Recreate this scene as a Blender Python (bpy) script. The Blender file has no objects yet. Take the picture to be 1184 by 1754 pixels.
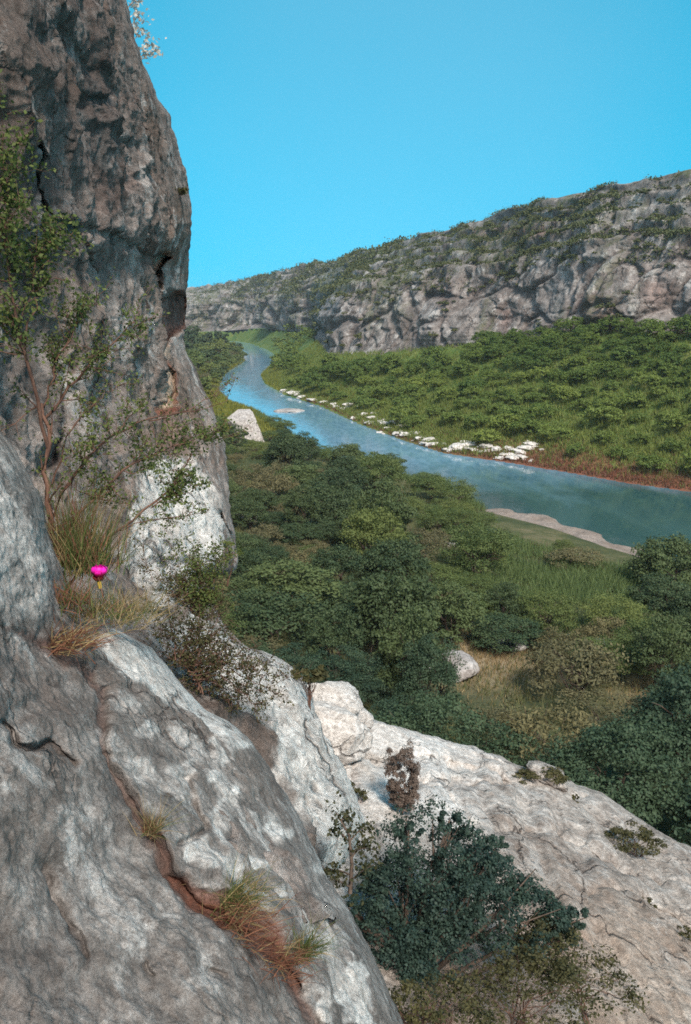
import bpy, math, random
import numpy as np
from mathutils import Vector

# ------------------------------------------------------------------ camera, sky, sun, exposure
scene = bpy.context.scene
COL = scene.collection
F, CX, CY = 1480.0, 592.0, 877.0            # focal length and centre, in photograph pixels
PITCH = math.radians(13.2)
cam_d = bpy.data.cameras.new("camera")
cam_d.sensor_fit = 'VERTICAL'; cam_d.sensor_height = 36.0
cam_d.lens = 36.0 * F / 1754.0
cam_d.clip_start = 0.05; cam_d.clip_end = 9000
cam = bpy.data.objects.new("camera", cam_d); COL.objects.link(cam)
cam.rotation_euler = (math.pi / 2 - PITCH, 0, 0)
scene.camera = cam

# ------------------------------------------------------------------ pixel <-> world
CP, SP = math.cos(PITCH), math.sin(PITCH)
def at(px, py, d):
    px = np.asarray(px, float); py = np.asarray(py, float); d = np.asarray(d, float)
    u = (px - CX) / F; v = (CY - py) / F
    return np.stack([u * d, (CP + v * SP) * d, (-SP + v * CP) * d], -1)
SUN_EL = math.radians(47)
SUN_DIR = Vector((0.31 * math.cos(SUN_EL), -0.951 * math.cos(SUN_EL), math.sin(SUN_EL)))  # towards the sun
world = bpy.data.worlds.new("World"); scene.world = world; world.use_nodes = True
wn = world.node_tree; bg = wn.nodes["Background"]
sky = wn.nodes.new("ShaderNodeTexSky"); sky.sky_type = 'NISHITA'; sky.sun_disc = False
sky.sun_elevation = SUN_EL
sky.sun_rotation = math.atan2(SUN_DIR.x, SUN_DIR.y)
sky.altitude = 400; sky.air_density = 1.0; sky.dust_density = 0.1; sky.ozone_density = 1.2
tcw = wn.nodes.new("ShaderNodeTexCoord"); lift = wn.nodes.new("ShaderNodeVectorMath"); lift.operation = 'MULTIPLY_ADD'   # evens out the pale horizon of the clear sky
lift.inputs[1].default_value = (1, 1, .65); lift.inputs[2].default_value = (0, 0, .33)
wn.links.new(tcw.outputs['Generated'], lift.inputs[0]); wn.links.new(lift.outputs[0], sky.inputs['Vector'])
hsv = wn.nodes.new("ShaderNodeHueSaturation"); hsv.inputs['Value'].default_value = .98; hsv.inputs['Saturation'].default_value = 2.4; hsv.inputs['Hue'].default_value = 0.455
wn.links.new(sky.outputs[0], hsv.inputs['Color']); # cloud added overhead and behind as fill light, a trace of thin cloud ahead
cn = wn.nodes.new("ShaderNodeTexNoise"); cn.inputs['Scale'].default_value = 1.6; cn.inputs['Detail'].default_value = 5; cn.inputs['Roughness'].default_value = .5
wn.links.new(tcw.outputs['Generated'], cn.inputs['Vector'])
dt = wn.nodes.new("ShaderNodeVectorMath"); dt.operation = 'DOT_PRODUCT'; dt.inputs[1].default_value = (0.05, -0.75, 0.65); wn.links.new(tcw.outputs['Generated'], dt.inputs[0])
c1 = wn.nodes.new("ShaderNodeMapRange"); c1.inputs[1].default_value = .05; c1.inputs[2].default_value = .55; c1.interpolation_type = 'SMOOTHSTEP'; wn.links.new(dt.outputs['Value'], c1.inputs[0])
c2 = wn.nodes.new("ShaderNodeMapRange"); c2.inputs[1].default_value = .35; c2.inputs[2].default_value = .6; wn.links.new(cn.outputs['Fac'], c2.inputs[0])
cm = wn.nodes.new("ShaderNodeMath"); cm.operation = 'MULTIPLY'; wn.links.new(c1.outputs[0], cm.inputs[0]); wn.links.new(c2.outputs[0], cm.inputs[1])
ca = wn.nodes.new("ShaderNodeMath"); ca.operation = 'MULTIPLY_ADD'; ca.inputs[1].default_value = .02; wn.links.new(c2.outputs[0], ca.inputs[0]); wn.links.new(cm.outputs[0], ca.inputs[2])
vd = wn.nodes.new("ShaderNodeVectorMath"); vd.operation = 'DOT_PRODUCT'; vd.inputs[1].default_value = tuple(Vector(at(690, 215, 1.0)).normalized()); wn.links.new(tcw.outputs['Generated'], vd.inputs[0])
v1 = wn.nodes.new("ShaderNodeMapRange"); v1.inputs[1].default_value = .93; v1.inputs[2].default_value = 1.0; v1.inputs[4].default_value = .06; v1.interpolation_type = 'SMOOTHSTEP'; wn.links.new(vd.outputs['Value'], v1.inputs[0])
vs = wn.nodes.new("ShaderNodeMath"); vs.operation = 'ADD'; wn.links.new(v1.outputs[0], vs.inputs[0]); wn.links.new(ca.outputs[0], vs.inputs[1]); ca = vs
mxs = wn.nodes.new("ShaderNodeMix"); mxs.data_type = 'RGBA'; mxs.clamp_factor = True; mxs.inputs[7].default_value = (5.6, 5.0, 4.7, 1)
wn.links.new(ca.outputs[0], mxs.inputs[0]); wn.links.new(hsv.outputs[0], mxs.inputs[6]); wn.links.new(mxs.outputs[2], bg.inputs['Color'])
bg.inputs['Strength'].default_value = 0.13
sd = bpy.data.lights.new("sun", 'SUN'); sd.energy = 3.3; sd.angle = math.radians(12); sd.color = (1.0, 0.91, 0.80)
sun = bpy.data.objects.new("sun", sd); COL.objects.link(sun)
sun.rotation_euler = SUN_DIR.to_track_quat('Z', 'Y').to_euler()
scene.view_settings.view_transform = 'Standard'; scene.view_settings.look = 'None'
scene.view_settings.exposure = 1.0; scene.view_settings.gamma = 1.0
scene.cycles.filter_width = 1.7
scene.cycles.max_bounces = 6; scene.cycles.transparent_max_bounces = 8
scene.cycles.use_denoising = False

rng = np.random.default_rng(7); R = random.Random(7)
WZ = -40.0                                   # water level, the camera is at 0

# ------------------------------------------------------------------ more pixel <-> world
def at_z(px, py, z):
    v = (CY - np.asarray(py, float)) / F
    return at(px, py, z / (-SP + v * CP))
def proj(P):
    P = np.asarray(P, float)
    d = P[..., 1] * CP - P[..., 2] * SP; w = P[..., 1] * SP + P[..., 2] * CP
    return CX + F * P[..., 0] / d, CY - F * w / d, d

# ------------------------------------------------------------------ noise
def _h(ix, iy, iz, s):
    h = (ix.astype(np.uint32) * np.uint32(374761393) + iy.astype(np.uint32) * np.uint32(668265263)
         + iz.astype(np.uint32) * np.uint32(2147483647) + np.uint32(s * 144665 + 12345))
    h = (h ^ (h >> np.uint32(13))) * np.uint32(1274126177)
    h ^= h >> np.uint32(16); h *= np.uint32(2246822519); h ^= h >> np.uint32(13)
    return h
def noise(p, seed=0):
    p = np.asarray(p, float); fl = np.floor(p); f = p - fl; i = fl.astype(np.int64)
    w = f * f * f * (f * (f * 6 - 15) + 10); out = 0
    for dx in (0, 1):
        for dy in (0, 1):
            for dz in (0, 1):
                h = _h(i[..., 0] + dx, i[..., 1] + dy, i[..., 2] + dz, seed)
                g = (((h & 1023) / 511.5 - 1) * (f[..., 0] - dx) + (((h >> 10) & 1023) / 511.5 - 1) * (f[..., 1] - dy)
                     + (((h >> 20) & 1023) / 511.5 - 1) * (f[..., 2] - dz))
                out = out + g * ((w[..., 0] if dx else 1 - w[..., 0]) * (w[..., 1] if dy else 1 - w[..., 1])
                                 * (w[..., 2] if dz else 1 - w[..., 2]))
    return out * 1.3
def fbm(p, oct=4, seed=0, gain=0.5, ridge=False):
    p = np.asarray(p, float); a = 1.0; s = 0
    for k in range(oct):
        n = noise(p * 2 ** k + 17.3 * k, seed + k)
        s = s + a * ((1 - 2 * np.abs(n)) if ridge else n); a *= gain
    return s
def worley(p, seed):
    """distance to the border between rounded blocks (F2 - F1)"""
    i = np.floor(p).astype(np.int64); f1 = np.full(p.shape[:-1], 9.0); f2 = f1.copy()
    for dx in (-1, 0, 1):
        for dy in (-1, 0, 1):
            for dz in (-1, 0, 1):
                h = _h(i[..., 0] + dx, i[..., 1] + dy, i[..., 2] + dz, seed)
                c = np.stack([i[..., 0] + dx + (h & 1023) / 1023, i[..., 1] + dy + ((h >> 10) & 1023) / 1023, i[..., 2] + dz + ((h >> 20) & 1023) / 1023], -1)
                d = np.sqrt(((c - p) ** 2).sum(-1)); f2 = np.minimum(f2, np.maximum(f1, d)); f1 = np.minimum(f1, d)
    return f1, f2
def smooth(a, b, x):
    t = np.clip((x - a) / (b - a), 0, 1); return t * t * (3 - 2 * t)

# thin plate spline through (x, y, value)
def tps(ctrl):
    c = np.array(ctrl, float); xy = c[:, :2] / 300.0; n = len(c)
    def k(r2): return np.where(r2 > 0, 0.5 * r2 * np.log(r2 + 1e-12), 0)
    K = k(((xy[:, None] - xy[None]) ** 2).sum(-1)) + 0.02 * np.eye(n); Pm = np.c_[np.ones(n), xy]
    sol = np.linalg.solve(np.block([[K, Pm], [Pm.T, np.zeros((3, 3))]]), np.r_[c[:, 2], 0, 0, 0])
    def f(x, y):
        q = np.stack([np.asarray(x, float), np.asarray(y, float)], -1) / 300.0
        s = sol[n] + sol[n + 1] * q[..., 0] + sol[n + 2] * q[..., 1]
        for j in range(n): s = s + sol[j] * k(((q - xy[j]) ** 2).sum(-1))
        return s
    return f
def dist_poly(x, y, pts):
    """distance from points to an open polyline, and the parameter along it (in segments)"""
    pts = np.array(pts, float); best = np.full(np.shape(x), 1e18); par = np.zeros(np.shape(x))
    for j in range(len(pts) - 1):
        a, b = pts[j, :2], pts[j + 1, :2]; ab = b - a
        t = np.clip(((x - a[0]) * ab[0] + (y - a[1]) * ab[1]) / (ab @ ab + 1e-12), 0, 1)
        d = (x - a[0] - t * ab[0]) ** 2 + (y - a[1] - t * ab[1]) ** 2
        m = d < best; best = np.where(m, d, best); par = np.where(m, j + t, par)
    return np.sqrt(best), par
def inside(x, y, pts):
    pts = np.array(pts, float); r = np.zeros(np.shape(x), bool)
    for j in range(len(pts)):
        x0, y0 = pts[j - 1, :2]; x1, y1 = pts[j, :2]
        if y0 == y1: continue
        r ^= ((y0 > y) != (y1 > y)) & (x < (x1 - x0) * (y - y0) / (y1 - y0) + x0)
    return r
def poly_mask(x, y, pts, soft):
    """1 inside a closed polygon, falling to 0 over `soft` outside"""
    d, _ = dist_poly(x, y, list(pts) + [pts[0]]); d = np.where(inside(x, y, pts), -d, d)
    return 1 - smooth(-soft, soft, d)

# ------------------------------------------------------------------ meshes
def mesh_np(name, V, Fc, attrs=None, smooth_sh=True):
    V = np.asarray(V, np.float32).reshape(-1, 3); Fc = np.asarray(Fc, np.int32)
    m = bpy.data.meshes.new(name); k = Fc.shape[1]
    m.vertices.add(len(V)); m.vertices.foreach_set("co", V.ravel())
    m.loops.add(Fc.size); m.loops.foreach_set("vertex_index", Fc.ravel())
    m.polygons.add(len(Fc)); m.polygons.foreach_set("loop_start", np.arange(0, Fc.size, k, dtype=np.int32))
    m.polygons.foreach_set("use_smooth", np.full(len(Fc), smooth_sh))
    m.update(calc_edges=True)
    for n, a in (attrs or {}).items():
        at_ = m.attributes.new(n, 'FLOAT', 'POINT'); at_.data.foreach_set("value", np.asarray(a, np.float32).ravel())
    return m
def grid_faces(nr, nc):
    i = np.arange(nr * nc).reshape(nr, nc)
    return np.stack([i[:-1, :-1], i[1:, :-1], i[1:, 1:], i[:-1, 1:]], -1).reshape(-1, 4)
def grid_normals(P):
    dr = np.gradient(P, axis=0); dc = np.gradient(P, axis=1)
    n = np.cross(dr, dc); return n / (np.linalg.norm(n, axis=-1, keepdims=True) + 1e-9)
def obj(name, mesh, mat=None, parent=None, loc=None):
    o = bpy.data.objects.new(name, mesh); COL.objects.link(o)
    if mat is not None and mesh is not None and not mesh.materials: mesh.materials.append(mat)
    if parent is not None: o.parent = parent
    if loc is not None: o.location = loc
    return o
def tag(o, label, cat, group=None, kind=None):
    o['label'] = label; o['category'] = cat
    if group: o['group'] = group
    if kind: o['kind'] = kind
    return o
def struct(o): o['kind'] = 'structure'; return o
def thing(name, label, cat, loc, rz=0, group=None):
    o = obj(name, None, loc=loc); o.rotation_euler = (0, 0, rz); return tag(o, label, cat, group)
def copy_tree(o, parent=None):
    c = o.copy(); COL.objects.link(c)
    if parent is not None: c.parent = parent
    for ch in list(o.children): copy_tree(ch, c)
    return c

# ------------------------------------------------------------------ materials
class N:
    def __init__(s, name):
        s.m = bpy.data.materials.new(name); s.m.use_nodes = True; s.t = s.m.node_tree
        s.b = s.t.nodes["Principled BSDF"]; s.out = s.t.nodes["Material Output"]
        s.co = s.t.nodes.new("ShaderNodeTexCoord").outputs['Object']
        s.b.inputs['Roughness'].default_value = 0.9
        s.b.inputs['Specular IOR Level'].default_value = 0.2
    def link(s, a, b): s.t.links.new(a, b)
    def mapped(s, scale, rot=(0, 0, 0)):
        n = s.t.nodes.new("ShaderNodeMapping"); n.inputs['Scale'].default_value = scale; n.inputs['Rotation'].default_value = rot
        s.link(s.co, n.inputs['Vector']); return n.outputs[0]
    def noise(s, scale, detail=6, rough=0.6, vec=None, dist=0.0):
        n = s.t.nodes.new("ShaderNodeTexNoise"); n.inputs['Scale'].default_value = scale
        n.inputs['Detail'].default_value = detail; n.inputs['Roughness'].default_value = rough; n.inputs['Distortion'].default_value = dist
        s.link(vec or s.co, n.inputs['Vector']); return n.outputs['Fac']
    def ramp(s, fac, stops):
        n = s.t.nodes.new("ShaderNodeValToRGB"); e = n.color_ramp.elements
        while len(e) < len(stops): e.new(0.5)
        for k, (p, c) in enumerate(stops):
            e[k].position = p; e[k].color = (c, c, c, 1) if not isinstance(c, tuple) else (*c, 1)
        s.link(fac, n.inputs[0]); return n.outputs[0]
    def mix(s, fac, a, b, mode='MIX'):
        n = s.t.nodes.new("ShaderNodeMix"); n.data_type = 'RGBA'; n.blend_type = mode
        for k, v in ((0, fac), (6, a), (7, b)):
            if isinstance(v, (int, float)): n.inputs[k].default_value = v if k == 0 else (v, v, v, 1)
            elif isinstance(v, tuple): n.inputs[k].default_value = (*v, 1)
            else: s.link(v, n.inputs[k])
        return n.outputs[2]
    def math(s, op, a, b=None):
        n = s.t.nodes.new("ShaderNodeMath"); n.operation = op
        for k, v in ((0, a), (1, b)):
            if v is None: continue
            if isinstance(v, (int, float)): n.inputs[k].default_value = v
            else: s.link(v, n.inputs[k])
        return n.outputs[0]
    def attr(s, name):
        n = s.t.nodes.new("ShaderNodeAttribute"); n.attribute_name = name; return n.outputs['Fac']
    def rand(s): return s.t.nodes.new("ShaderNodeObjectInfo").outputs['Random']
    def bump(s, h, dist, strength=1.0, prev=None):
        n = s.t.nodes.new("ShaderNodeBump"); n.inputs['Distance'].default_value = dist; n.inputs['Strength'].default_value = strength
        s.link(h, n.inputs['Height'])
        if prev is not None: s.link(prev, n.inputs['Normal'])
        return n.outputs[0]
    def color(s, c): s.link(c, s.b.inputs['Base Color'])
    def normal(s, n): s.link(n, s.b.inputs['Normal'])

def limestone(name, sc, grey=((.13, .12, .115), (.30, .28, .27), (.46, .44, .42)), brown=0.5, streak=None, white=(.72, .71, .69), bumpd=0.02):
    """weathered limestone: grey body, brown stains, pale crust where `white` is set, rust where `rust` is set"""
    m = N(name)
    n1 = m.noise(3.0 * sc, 10, 0.68); n2 = m.noise(0.55 * sc, 6, 0.62, dist=0.3); n3 = m.noise(20 * sc, 8, 0.75); n4 = m.noise(1.7 * sc, 11, 0.74, dist=0.25)
    vo = m.t.nodes.new("ShaderNodeTexVoronoi"); vo.inputs['Scale'].default_value = 9 * sc; vo.inputs['Randomness'].default_value = 1.0; m.link(m.mapped((1, 1, .7)), vo.inputs['Vector'])
    pits = m.math('MULTIPLY', m.ramp(vo.outputs['Distance'], [(.08, 1.0), (.32, 0.0)]), m.ramp(m.noise(2.2 * sc, 5, .6), [(.48, 0.0), (.62, 1.0)]))
    base = m.ramp(n1, [(.30, grey[0]), (.50, grey[1]), (.70, grey[2])])
    base = m.mix(m.math('MULTIPLY', m.ramp(n2, [(.42, 0.0), (.62, 1.0)]), brown), base, (.19, .135, .105))
    base = m.mix(m.ramp(n4, [(.535, 0.0), (.60, .75)]), base, (.50, .485, .47))
    if streak:
        ns = m.noise(1.0, 7, 0.65, vec=m.mapped(streak[0], streak[1]), dist=0.4)
        base = m.mix(m.ramp(ns, [(.50, 0.0), (.68, .75)]), base, (.085, .07, .065))
    w = m.attr('white')
    wn_ = m.math('MULTIPLY', w, m.ramp(m.math('ADD', m.math('MULTIPLY', n1, .6), m.math('MULTIPLY', w, .35)), [(.44, 0.10), (.56, 1.0)]))
    wc = m.mix(m.ramp(n4, [(.45, 0.0), (.65, .8)]), white, (.47, .44, .41))
    base = m.mix(wn_, base, wc)
    base = m.mix(m.math('MULTIPLY', m.attr('rust'), m.ramp(n1, [(.3, .6), (.6, 1.0)])), base, (.20, .078, .05))
    base = m.mix(m.attr('tan'), base, m.mix(n1, (.40, .27, .18), (.60, .47, .36)))
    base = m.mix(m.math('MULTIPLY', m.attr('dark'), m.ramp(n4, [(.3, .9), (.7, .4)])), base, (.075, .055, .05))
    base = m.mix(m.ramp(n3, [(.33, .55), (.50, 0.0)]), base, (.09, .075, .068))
    base = m.mix(m.math('MULTIPLY', pits, .55), base, (.075, .06, .052))
    gr = m.noise(70 * sc, 5, .8); gr2 = m.noise(11 * sc, 9, .8)
    base = m.mix(1.0, base, m.mix(m.ramp(gr, [(.34, 0.0), (.66, 1.0)]), (.66, .65, .64), (1.28, 1.28, 1.28)), 'MULTIPLY')
    base = m.mix(1.0, base, m.mix(m.ramp(gr2, [(.36, 0.0), (.64, 1.0)]), (.60, .575, .56), (1.25, 1.25, 1.25)), 'MULTIPLY')
    vc = m.t.nodes.new("ShaderNodeTexVoronoi"); vc.feature = 'DISTANCE_TO_EDGE'; vc.inputs['Scale'].default_value = .9 * sc
    wv = m.t.nodes.new("ShaderNodeVectorMath"); wv.operation = 'MULTIPLY_ADD'; wn2 = m.t.nodes.new("ShaderNodeTexNoise"); wn2.inputs['Scale'].default_value = 2.2 * sc; wn2.inputs['Detail'].default_value = 6
    m.link(m.co, wn2.inputs['Vector']); m.link(wn2.outputs['Color'], wv.inputs[0]); wv.inputs[1].default_value = (.9 / sc,) * 3; m.link(m.mapped((1, 1, .55), (.3, .5, .2)), wv.inputs[2]); m.link(wv.outputs[0], vc.inputs['Vector'])
    crk = m.math('MULTIPLY', m.ramp(vc.outputs['Distance'], [(0.0, 1.0), (.022, 0.0)]), m.ramp(n2, [(.44, 0.0), (.58, 1.0)]))
    base = m.mix(m.math('MULTIPLY', crk, .75), base, (.06, .045, .04))
    m.color(base)
    b = m.bump(n1, bumpd * 1.6); b = m.bump(n4, bumpd * 1.2, 0.7, b); b = m.bump(n3, bumpd * .7, 1.0, b); b = m.bump(gr2, bumpd * 1.3, 1.0, b); b = m.bump(gr, bumpd * .25, 1.0, b); b = m.bump(m.math('SUBTRACT', 1.0, crk), bumpd * 1.5, 1.0, b); b = m.bump(m.math('SUBTRACT', 1.0, pits), bumpd * .8, 1.0, b); m.normal(b)
    return m.m

def leafmat(name, c0, c1, transl=0.25, varamp=0.5):
    m = N(name)
    c = m.mix(m.attr('tint'), c0, c1)
    c = m.mix(m.math('MULTIPLY', m.rand(), varamp), c, m.mix(m.rand(), tuple(x * .55 for x in c0), (c1[0] * 1.08, c1[1] * 1.04, c1[2] * .9)))
    m.color(c); m.b.inputs['Roughness'].default_value = 0.65
    tr = m.t.nodes.new("ShaderNodeBsdfTranslucent"); m.link(c, tr.inputs[0])
    mx = m.t.nodes.new("ShaderNodeMixShader"); mx.inputs[0].default_value = transl
    m.link(m.b.outputs[0], mx.inputs[1]); m.link(tr.outputs[0], mx.inputs[2]); m.link(mx.outputs[0], m.out.inputs['Surface'])
    return m.m
def barkmat(name, c0, c1, sc=12):
    m = N(name); n = m.noise(sc, 6, .7, vec=m.mapped((1, 1, .3)))
    m.color(m.ramp(n, [(.3, c0), (.7, c1)])); m.normal(m.bump(n, .01)); return m.m

M_near = limestone("near_limestone", 1.9, bumpd=0.012, brown=0.3, grey=((.080, .072, .068), (.215, .20, .19), (.39, .37, .355)))
M_mid = limestone("wall_limestone", 0.9, bumpd=0.035, brown=0.9, grey=((.115, .09, .08), (.31, .265, .243), (.48, .43, .405)), streak=((.9, .9, .35), (0, .5, 0)))
M_slab = limestone("slab_limestone", 0.5, bumpd=0.05, brown=0.5, grey=((.20, .175, .16), (.37, .34, .315), (.54, .51, .48)), white=(.74, .72, .70))
M_far = limestone("canyon_limestone", 0.06, bumpd=0.35, brown=0.3, streak=((.16, .16, .05), (0, 0, 0)), grey=((.085, .08, .078), (.225, .21, .205), (.37, .355, .345)))
M_rock = limestone("boulder_limestone", 0.5, bumpd=0.05, brown=0.3, grey=((.16, .15, .15), (.33, .32, .32), (.5, .5, .5)))

L_oak = leafmat("oak_leaves", (.020, .044, .024), (.082, .116, .052), .25, 1.0)
L_oakd = leafmat("live_oak_leaves", (.016, .040, .028), (.058, .092, .052), .2, .7)
L_mesq = leafmat("mesquite_leaves", (.050, .095, .032), (.15, .185, .065), .35, .9)
L_dry = leafmat("dry_brush_leaves", (.060, .065, .035), (.16, .145, .075), .25)
L_far = leafmat("slope_leaves", (.060, .115, .024), (.165, .215, .055), .3, .9)
L_cliff = leafmat("cliff_brush_leaves", (.045, .062, .026), (.125, .135, .058), .25)
L_dark = leafmat("juniper_leaves", (.008, .022, .022), (.034, .058, .042), .1, .2)
L_acacia = leafmat("acacia_leaves", (.034, .060, .018), (.13, .155, .045), .35, .3)
L_olive = leafmat("olive_brush_leaves", (.022, .026, .012), (.080, .074, .030), .2, .3)
L_grass = leafmat("green_grass", (.085, .135, .028), (.21, .235, .065), .35, .3)
L_reed = leafmat("reed_grass", (.055, .10, .035), (.13, .175, .070), .35, .3)
L_straw = leafmat("dry_grass", (.17, .115, .055), (.38, .29, .15), .3, .3)
L_red = leafmat("red_dead_grass", (.085, .032, .022), (.22, .10, .06), .2, .3)
L_pale = leafmat("pale_leaves", (.34, .33, .30), (.62, .58, .52), .4, .2)
B_bark = barkmat("bark", (.05, .035, .028), (.13, .095, .075))
B_twig = barkmat("twig_bark", (.055, .028, .022), (.16, .09, .065), 30)
B_grey = barkmat("grey_bark", (.14, .12, .11), (.28, .25, .23), 20)

# ------------------------------------------------------------------ valley plan (world polylines measured from the photograph)
near_px = [(1700, 1090), (1400, 1020), (1184, 970), (1110, 958), (1040, 935), (960, 908), (840, 878), (790, 852), (720, 828), (650, 812),
           (600, 802), (545, 775), (500, 745), (465, 722), (435, 702), (395, 690), (374, 668), (382, 642), (420, 618), (412, 598), (385, 585), (300, 584), (150, 583)]
far_px = [(1900, 985), (1500, 905), (1184, 842), (1080, 828), (990, 812), (890, 795), (760, 776), (700, 757), (620, 728), (550, 696),
          (490, 677), (455, 657), (448, 642), (478, 614), (462, 600), (430, 588), (398, 582.5), (300, 582.5), (150, 582)]
near_w = at_z([p[0] for p in near_px], [p[1] for p in near_px], WZ)
far_w = at_z([p[0] for p in far_px], [p[1] for p in far_px], WZ)
# far wall, column by column: base, lip of the main cliff, rim (pixel x, y, depth)
wall_cols = [
    ((2100, 520, 190), (2050, 250, 200), (2050, -60, 235)),
    ((1600, 556, 225), (1590, 350, 235), (1570, 165, 260)),
    ((1184, 577, 262), (1184, 420, 274), (1184, 292, 296)),
    ((1000, 571, 298), (1000, 432, 308), (1010, 330, 345)),
    ((850, 592, 342), (855, 464, 352), (890, 355, 395)),
    ((660, 608, 405), (690, 488, 418), (730, 402, 540)),
    ((560, 610, 470), (590, 500, 480), (640, 431, 690)),
    ((542, 585, 560), (560, 512, 560), (590, 442, 780)),
    ((528, 570, 800), (535, 510, 800), (545, 452, 900)),
    ((445, 562, 1085), (445, 519, 1095), (440, 476, 1250)),
    ((320, 572, 1280), (320, 522, 1300), (330, 496, 1750)),
    ((100, 575, 1500), (100, 520, 1520), (100, 500, 1900)),
    ((-300, 575, 1900), (-300, 520, 1950), (-300, 500, 2300)),
]
base_w = np.array([at(*c[0]) for c in wall_cols]); lip_w = np.array([at(*c[1]) for c in wall_cols]); rim_w = np.array([at(*c[2]) for c in wall_cols])
river_poly = np.r_[near_w, far_w[::-1]]
slope_poly = np.r_[far_w, base_w[::-1]]
bar_poly_px = [(825, 876), (870, 876), (940, 893), (1010, 916), (1100, 950), (1110, 968), (1060, 974), (980, 958), (900, 930), (840, 905)]
bar_w = at_z([p[0] for p in bar_poly_px], [p[1] for p in bar_poly_px], WZ)

def ground(x, y):
    x = np.asarray(x, float); y = np.asarray(y, float)
    dn, _ = dist_poly(x, y, near_w); df, _ = dist_poly(x, y, far_w); db, pb = dist_poly(x, y, base_w)
    zb = np.interp(pb, np.arange(len(base_w)), base_w[:, 2])
    inr = inside(x, y, river_poly); ins = inside(x, y, slope_poly) & ~inr
    P = np.stack([x, y, 0 * x], -1); nz = fbm(P / 22.0, 4, 3); nf = fbm(P / 5.0, 2, 9)
    dm = np.minimum(dn, df)
    bed = WZ - 0.15 - 1.6 * smooth(0, 8, dm)
    near = WZ + 0.25 + 0.9 * smooth(0, 6, dn) + 0.085 * dn + (nz * 1.6 + nf * .25) * smooth(2, 25, dn)
    near = np.minimum(near, -22)
    t = df / (df + db + 1e-6)
    slope = WZ + 0.2 + (zb + 1.5 - WZ) * (0.25 * t + 0.75 * t ** 1.35) + (nz * 2.0 + nf * .3) * smooth(2, 15, df) * smooth(0, 12, db)
    behind = np.where(dn < df, near, zb - 2.0)
    return np.where(inr, bed, np.where(ins, slope, behind))
def on_ground(px, py):
    """march a pixel's ray to the valley ground"""
    ds = 25 * 1.006 ** np.arange(720); P = at(np.full(720, px), np.full(720, py), ds)
    below = P[:, 2] < ground(P[:, 0], P[:, 1]); k = int(np.argmax(below)) if below.any() else 300
    Q = P[k:k + 1].copy(); Q[:, 2] = ground(Q[:, 0], Q[:, 1]); return Q, below.any()

# ------------------------------------------------------------------ ground
ys = np.r_[np.linspace(-60, 24, 15), 25 * (2600 / 25) ** (np.linspace(0, 1, 420))]
us = np.linspace(-1.0, 1.15, 420)
Y, U = np.meshgrid(ys, us, indexing='ij')
X = U * np.maximum(np.abs(Y) + 20, 60)
Z = ground(X, Y)
gpx, gpy, gd = proj(np.stack([X, Y, Z], -1))
dn_g, _ = dist_poly(X, Y, near_w); df_g, _ = dist_poly(X, Y, far_w)
front = Y > 20
dry = np.zeros_like(X)
for (cx, cy, rx, ry, a) in [(840, 1125, 110, 50, 1), (1140, 1190, 70, 40, .9), (870, 1070, 60, 30, .8), (440, 870, 40, 30, .6), (640, 1100, 60, 30, .4)]:
    dry = np.maximum(dry, a * np.exp(-(((gpx - cx) / rx) ** 2 + ((gpy - cy) / ry) ** 2)) * front)
bankred = np.exp(-(df_g / 12.0) ** 2) * smooth(560, 900, gpx) * front
obj_g = struct(obj("valley_ground", mesh_np("valley_ground", np.stack([X, Y, Z], -1), grid_faces(*X.shape),
               {'dry': dry, 'red': bankred, 'far': (df_g < dn_g) * 1.0})))
m = N("valley_soil")
n1 = m.noise(.12, 7, .65); n2 = m.noise(1.1, 6, .7)
g = m.mix(m.attr('far'), m.ramp(n1, [(.35, (.030, .045, .018)), (.55, (.075, .080, .035)), (.70, (.15, .125, .075))]),
          m.ramp(n1, [(.35, (.045, .090, .018)), (.55, (.085, .125, .028)), (.72, (.14, .14, .05))]))
g = m.mix(m.attr('dry'), g, m.ramp(n2, [(.3, (.17, .135, .085)), (.7, (.33, .26, .18))]))
g = m.mix(m.attr('red'), g, (.16, .065, .04))
m.color(g); m.normal(m.bump(n2, .4)); obj_g.data.materials.append(m.m)

# ------------------------------------------------------------------ river
wy = np.r_[60 * (1150 / 60) ** np.linspace(0, 1, 60)]; wu = np.linspace(-.6, 1.1, 40)
Yw, Uw = np.meshgrid(wy, wu, indexing='ij')
river = struct(obj("river_water", mesh_np("river_water", np.stack([Uw * (Yw + 20), Yw, np.full_like(Yw, WZ)], -1), grid_faces(*Yw.shape))))
m = N("river_water_surface")
flow = m.mapped((1.0, .38, 1.0), (0, 0, math.radians(-23)))
w1 = m.noise(.55, 5, .6, vec=flow, dist=.5); w2 = m.noise(.06, 4, .55, vec=flow, dist=1.0)
sep = m.t.nodes.new("ShaderNodeSeparateXYZ"); m.link(m.co, sep.inputs[0])
up = m.math('MULTIPLY_ADD', w2, 60.0); up.node.inputs[2].default_value = -30.0; up = m.math('ADD', up, sep.outputs['Y'])
mrw = m.t.nodes.new("ShaderNodeMapRange"); mrw.inputs[1].default_value = 185; mrw.inputs[2].default_value = 235; m.link(up, mrw.inputs[0])
# paler base colour upstream paints in the bright sky reflection
m.color(m.mix(mrw.outputs[0], m.ramp(w2, [(.35, (.020, .060, .066)), (.65, (.034, .085, .094))]), m.ramp(w1, [(.35, (.085, .20, .28)), (.65, (.15, .29, .40))])))
m.b.inputs['Specular IOR Level'].default_value = 0.5; m.b.inputs['IOR'].default_value = 1.55
m.link(m.ramp(w2, [(.4, .03), (.66, .10)]), m.b.inputs['Roughness'])
m.normal(m.bump(w1, .05, .7, m.bump(w2, .12, .5))); river.data.materials.append(m.m)

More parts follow.
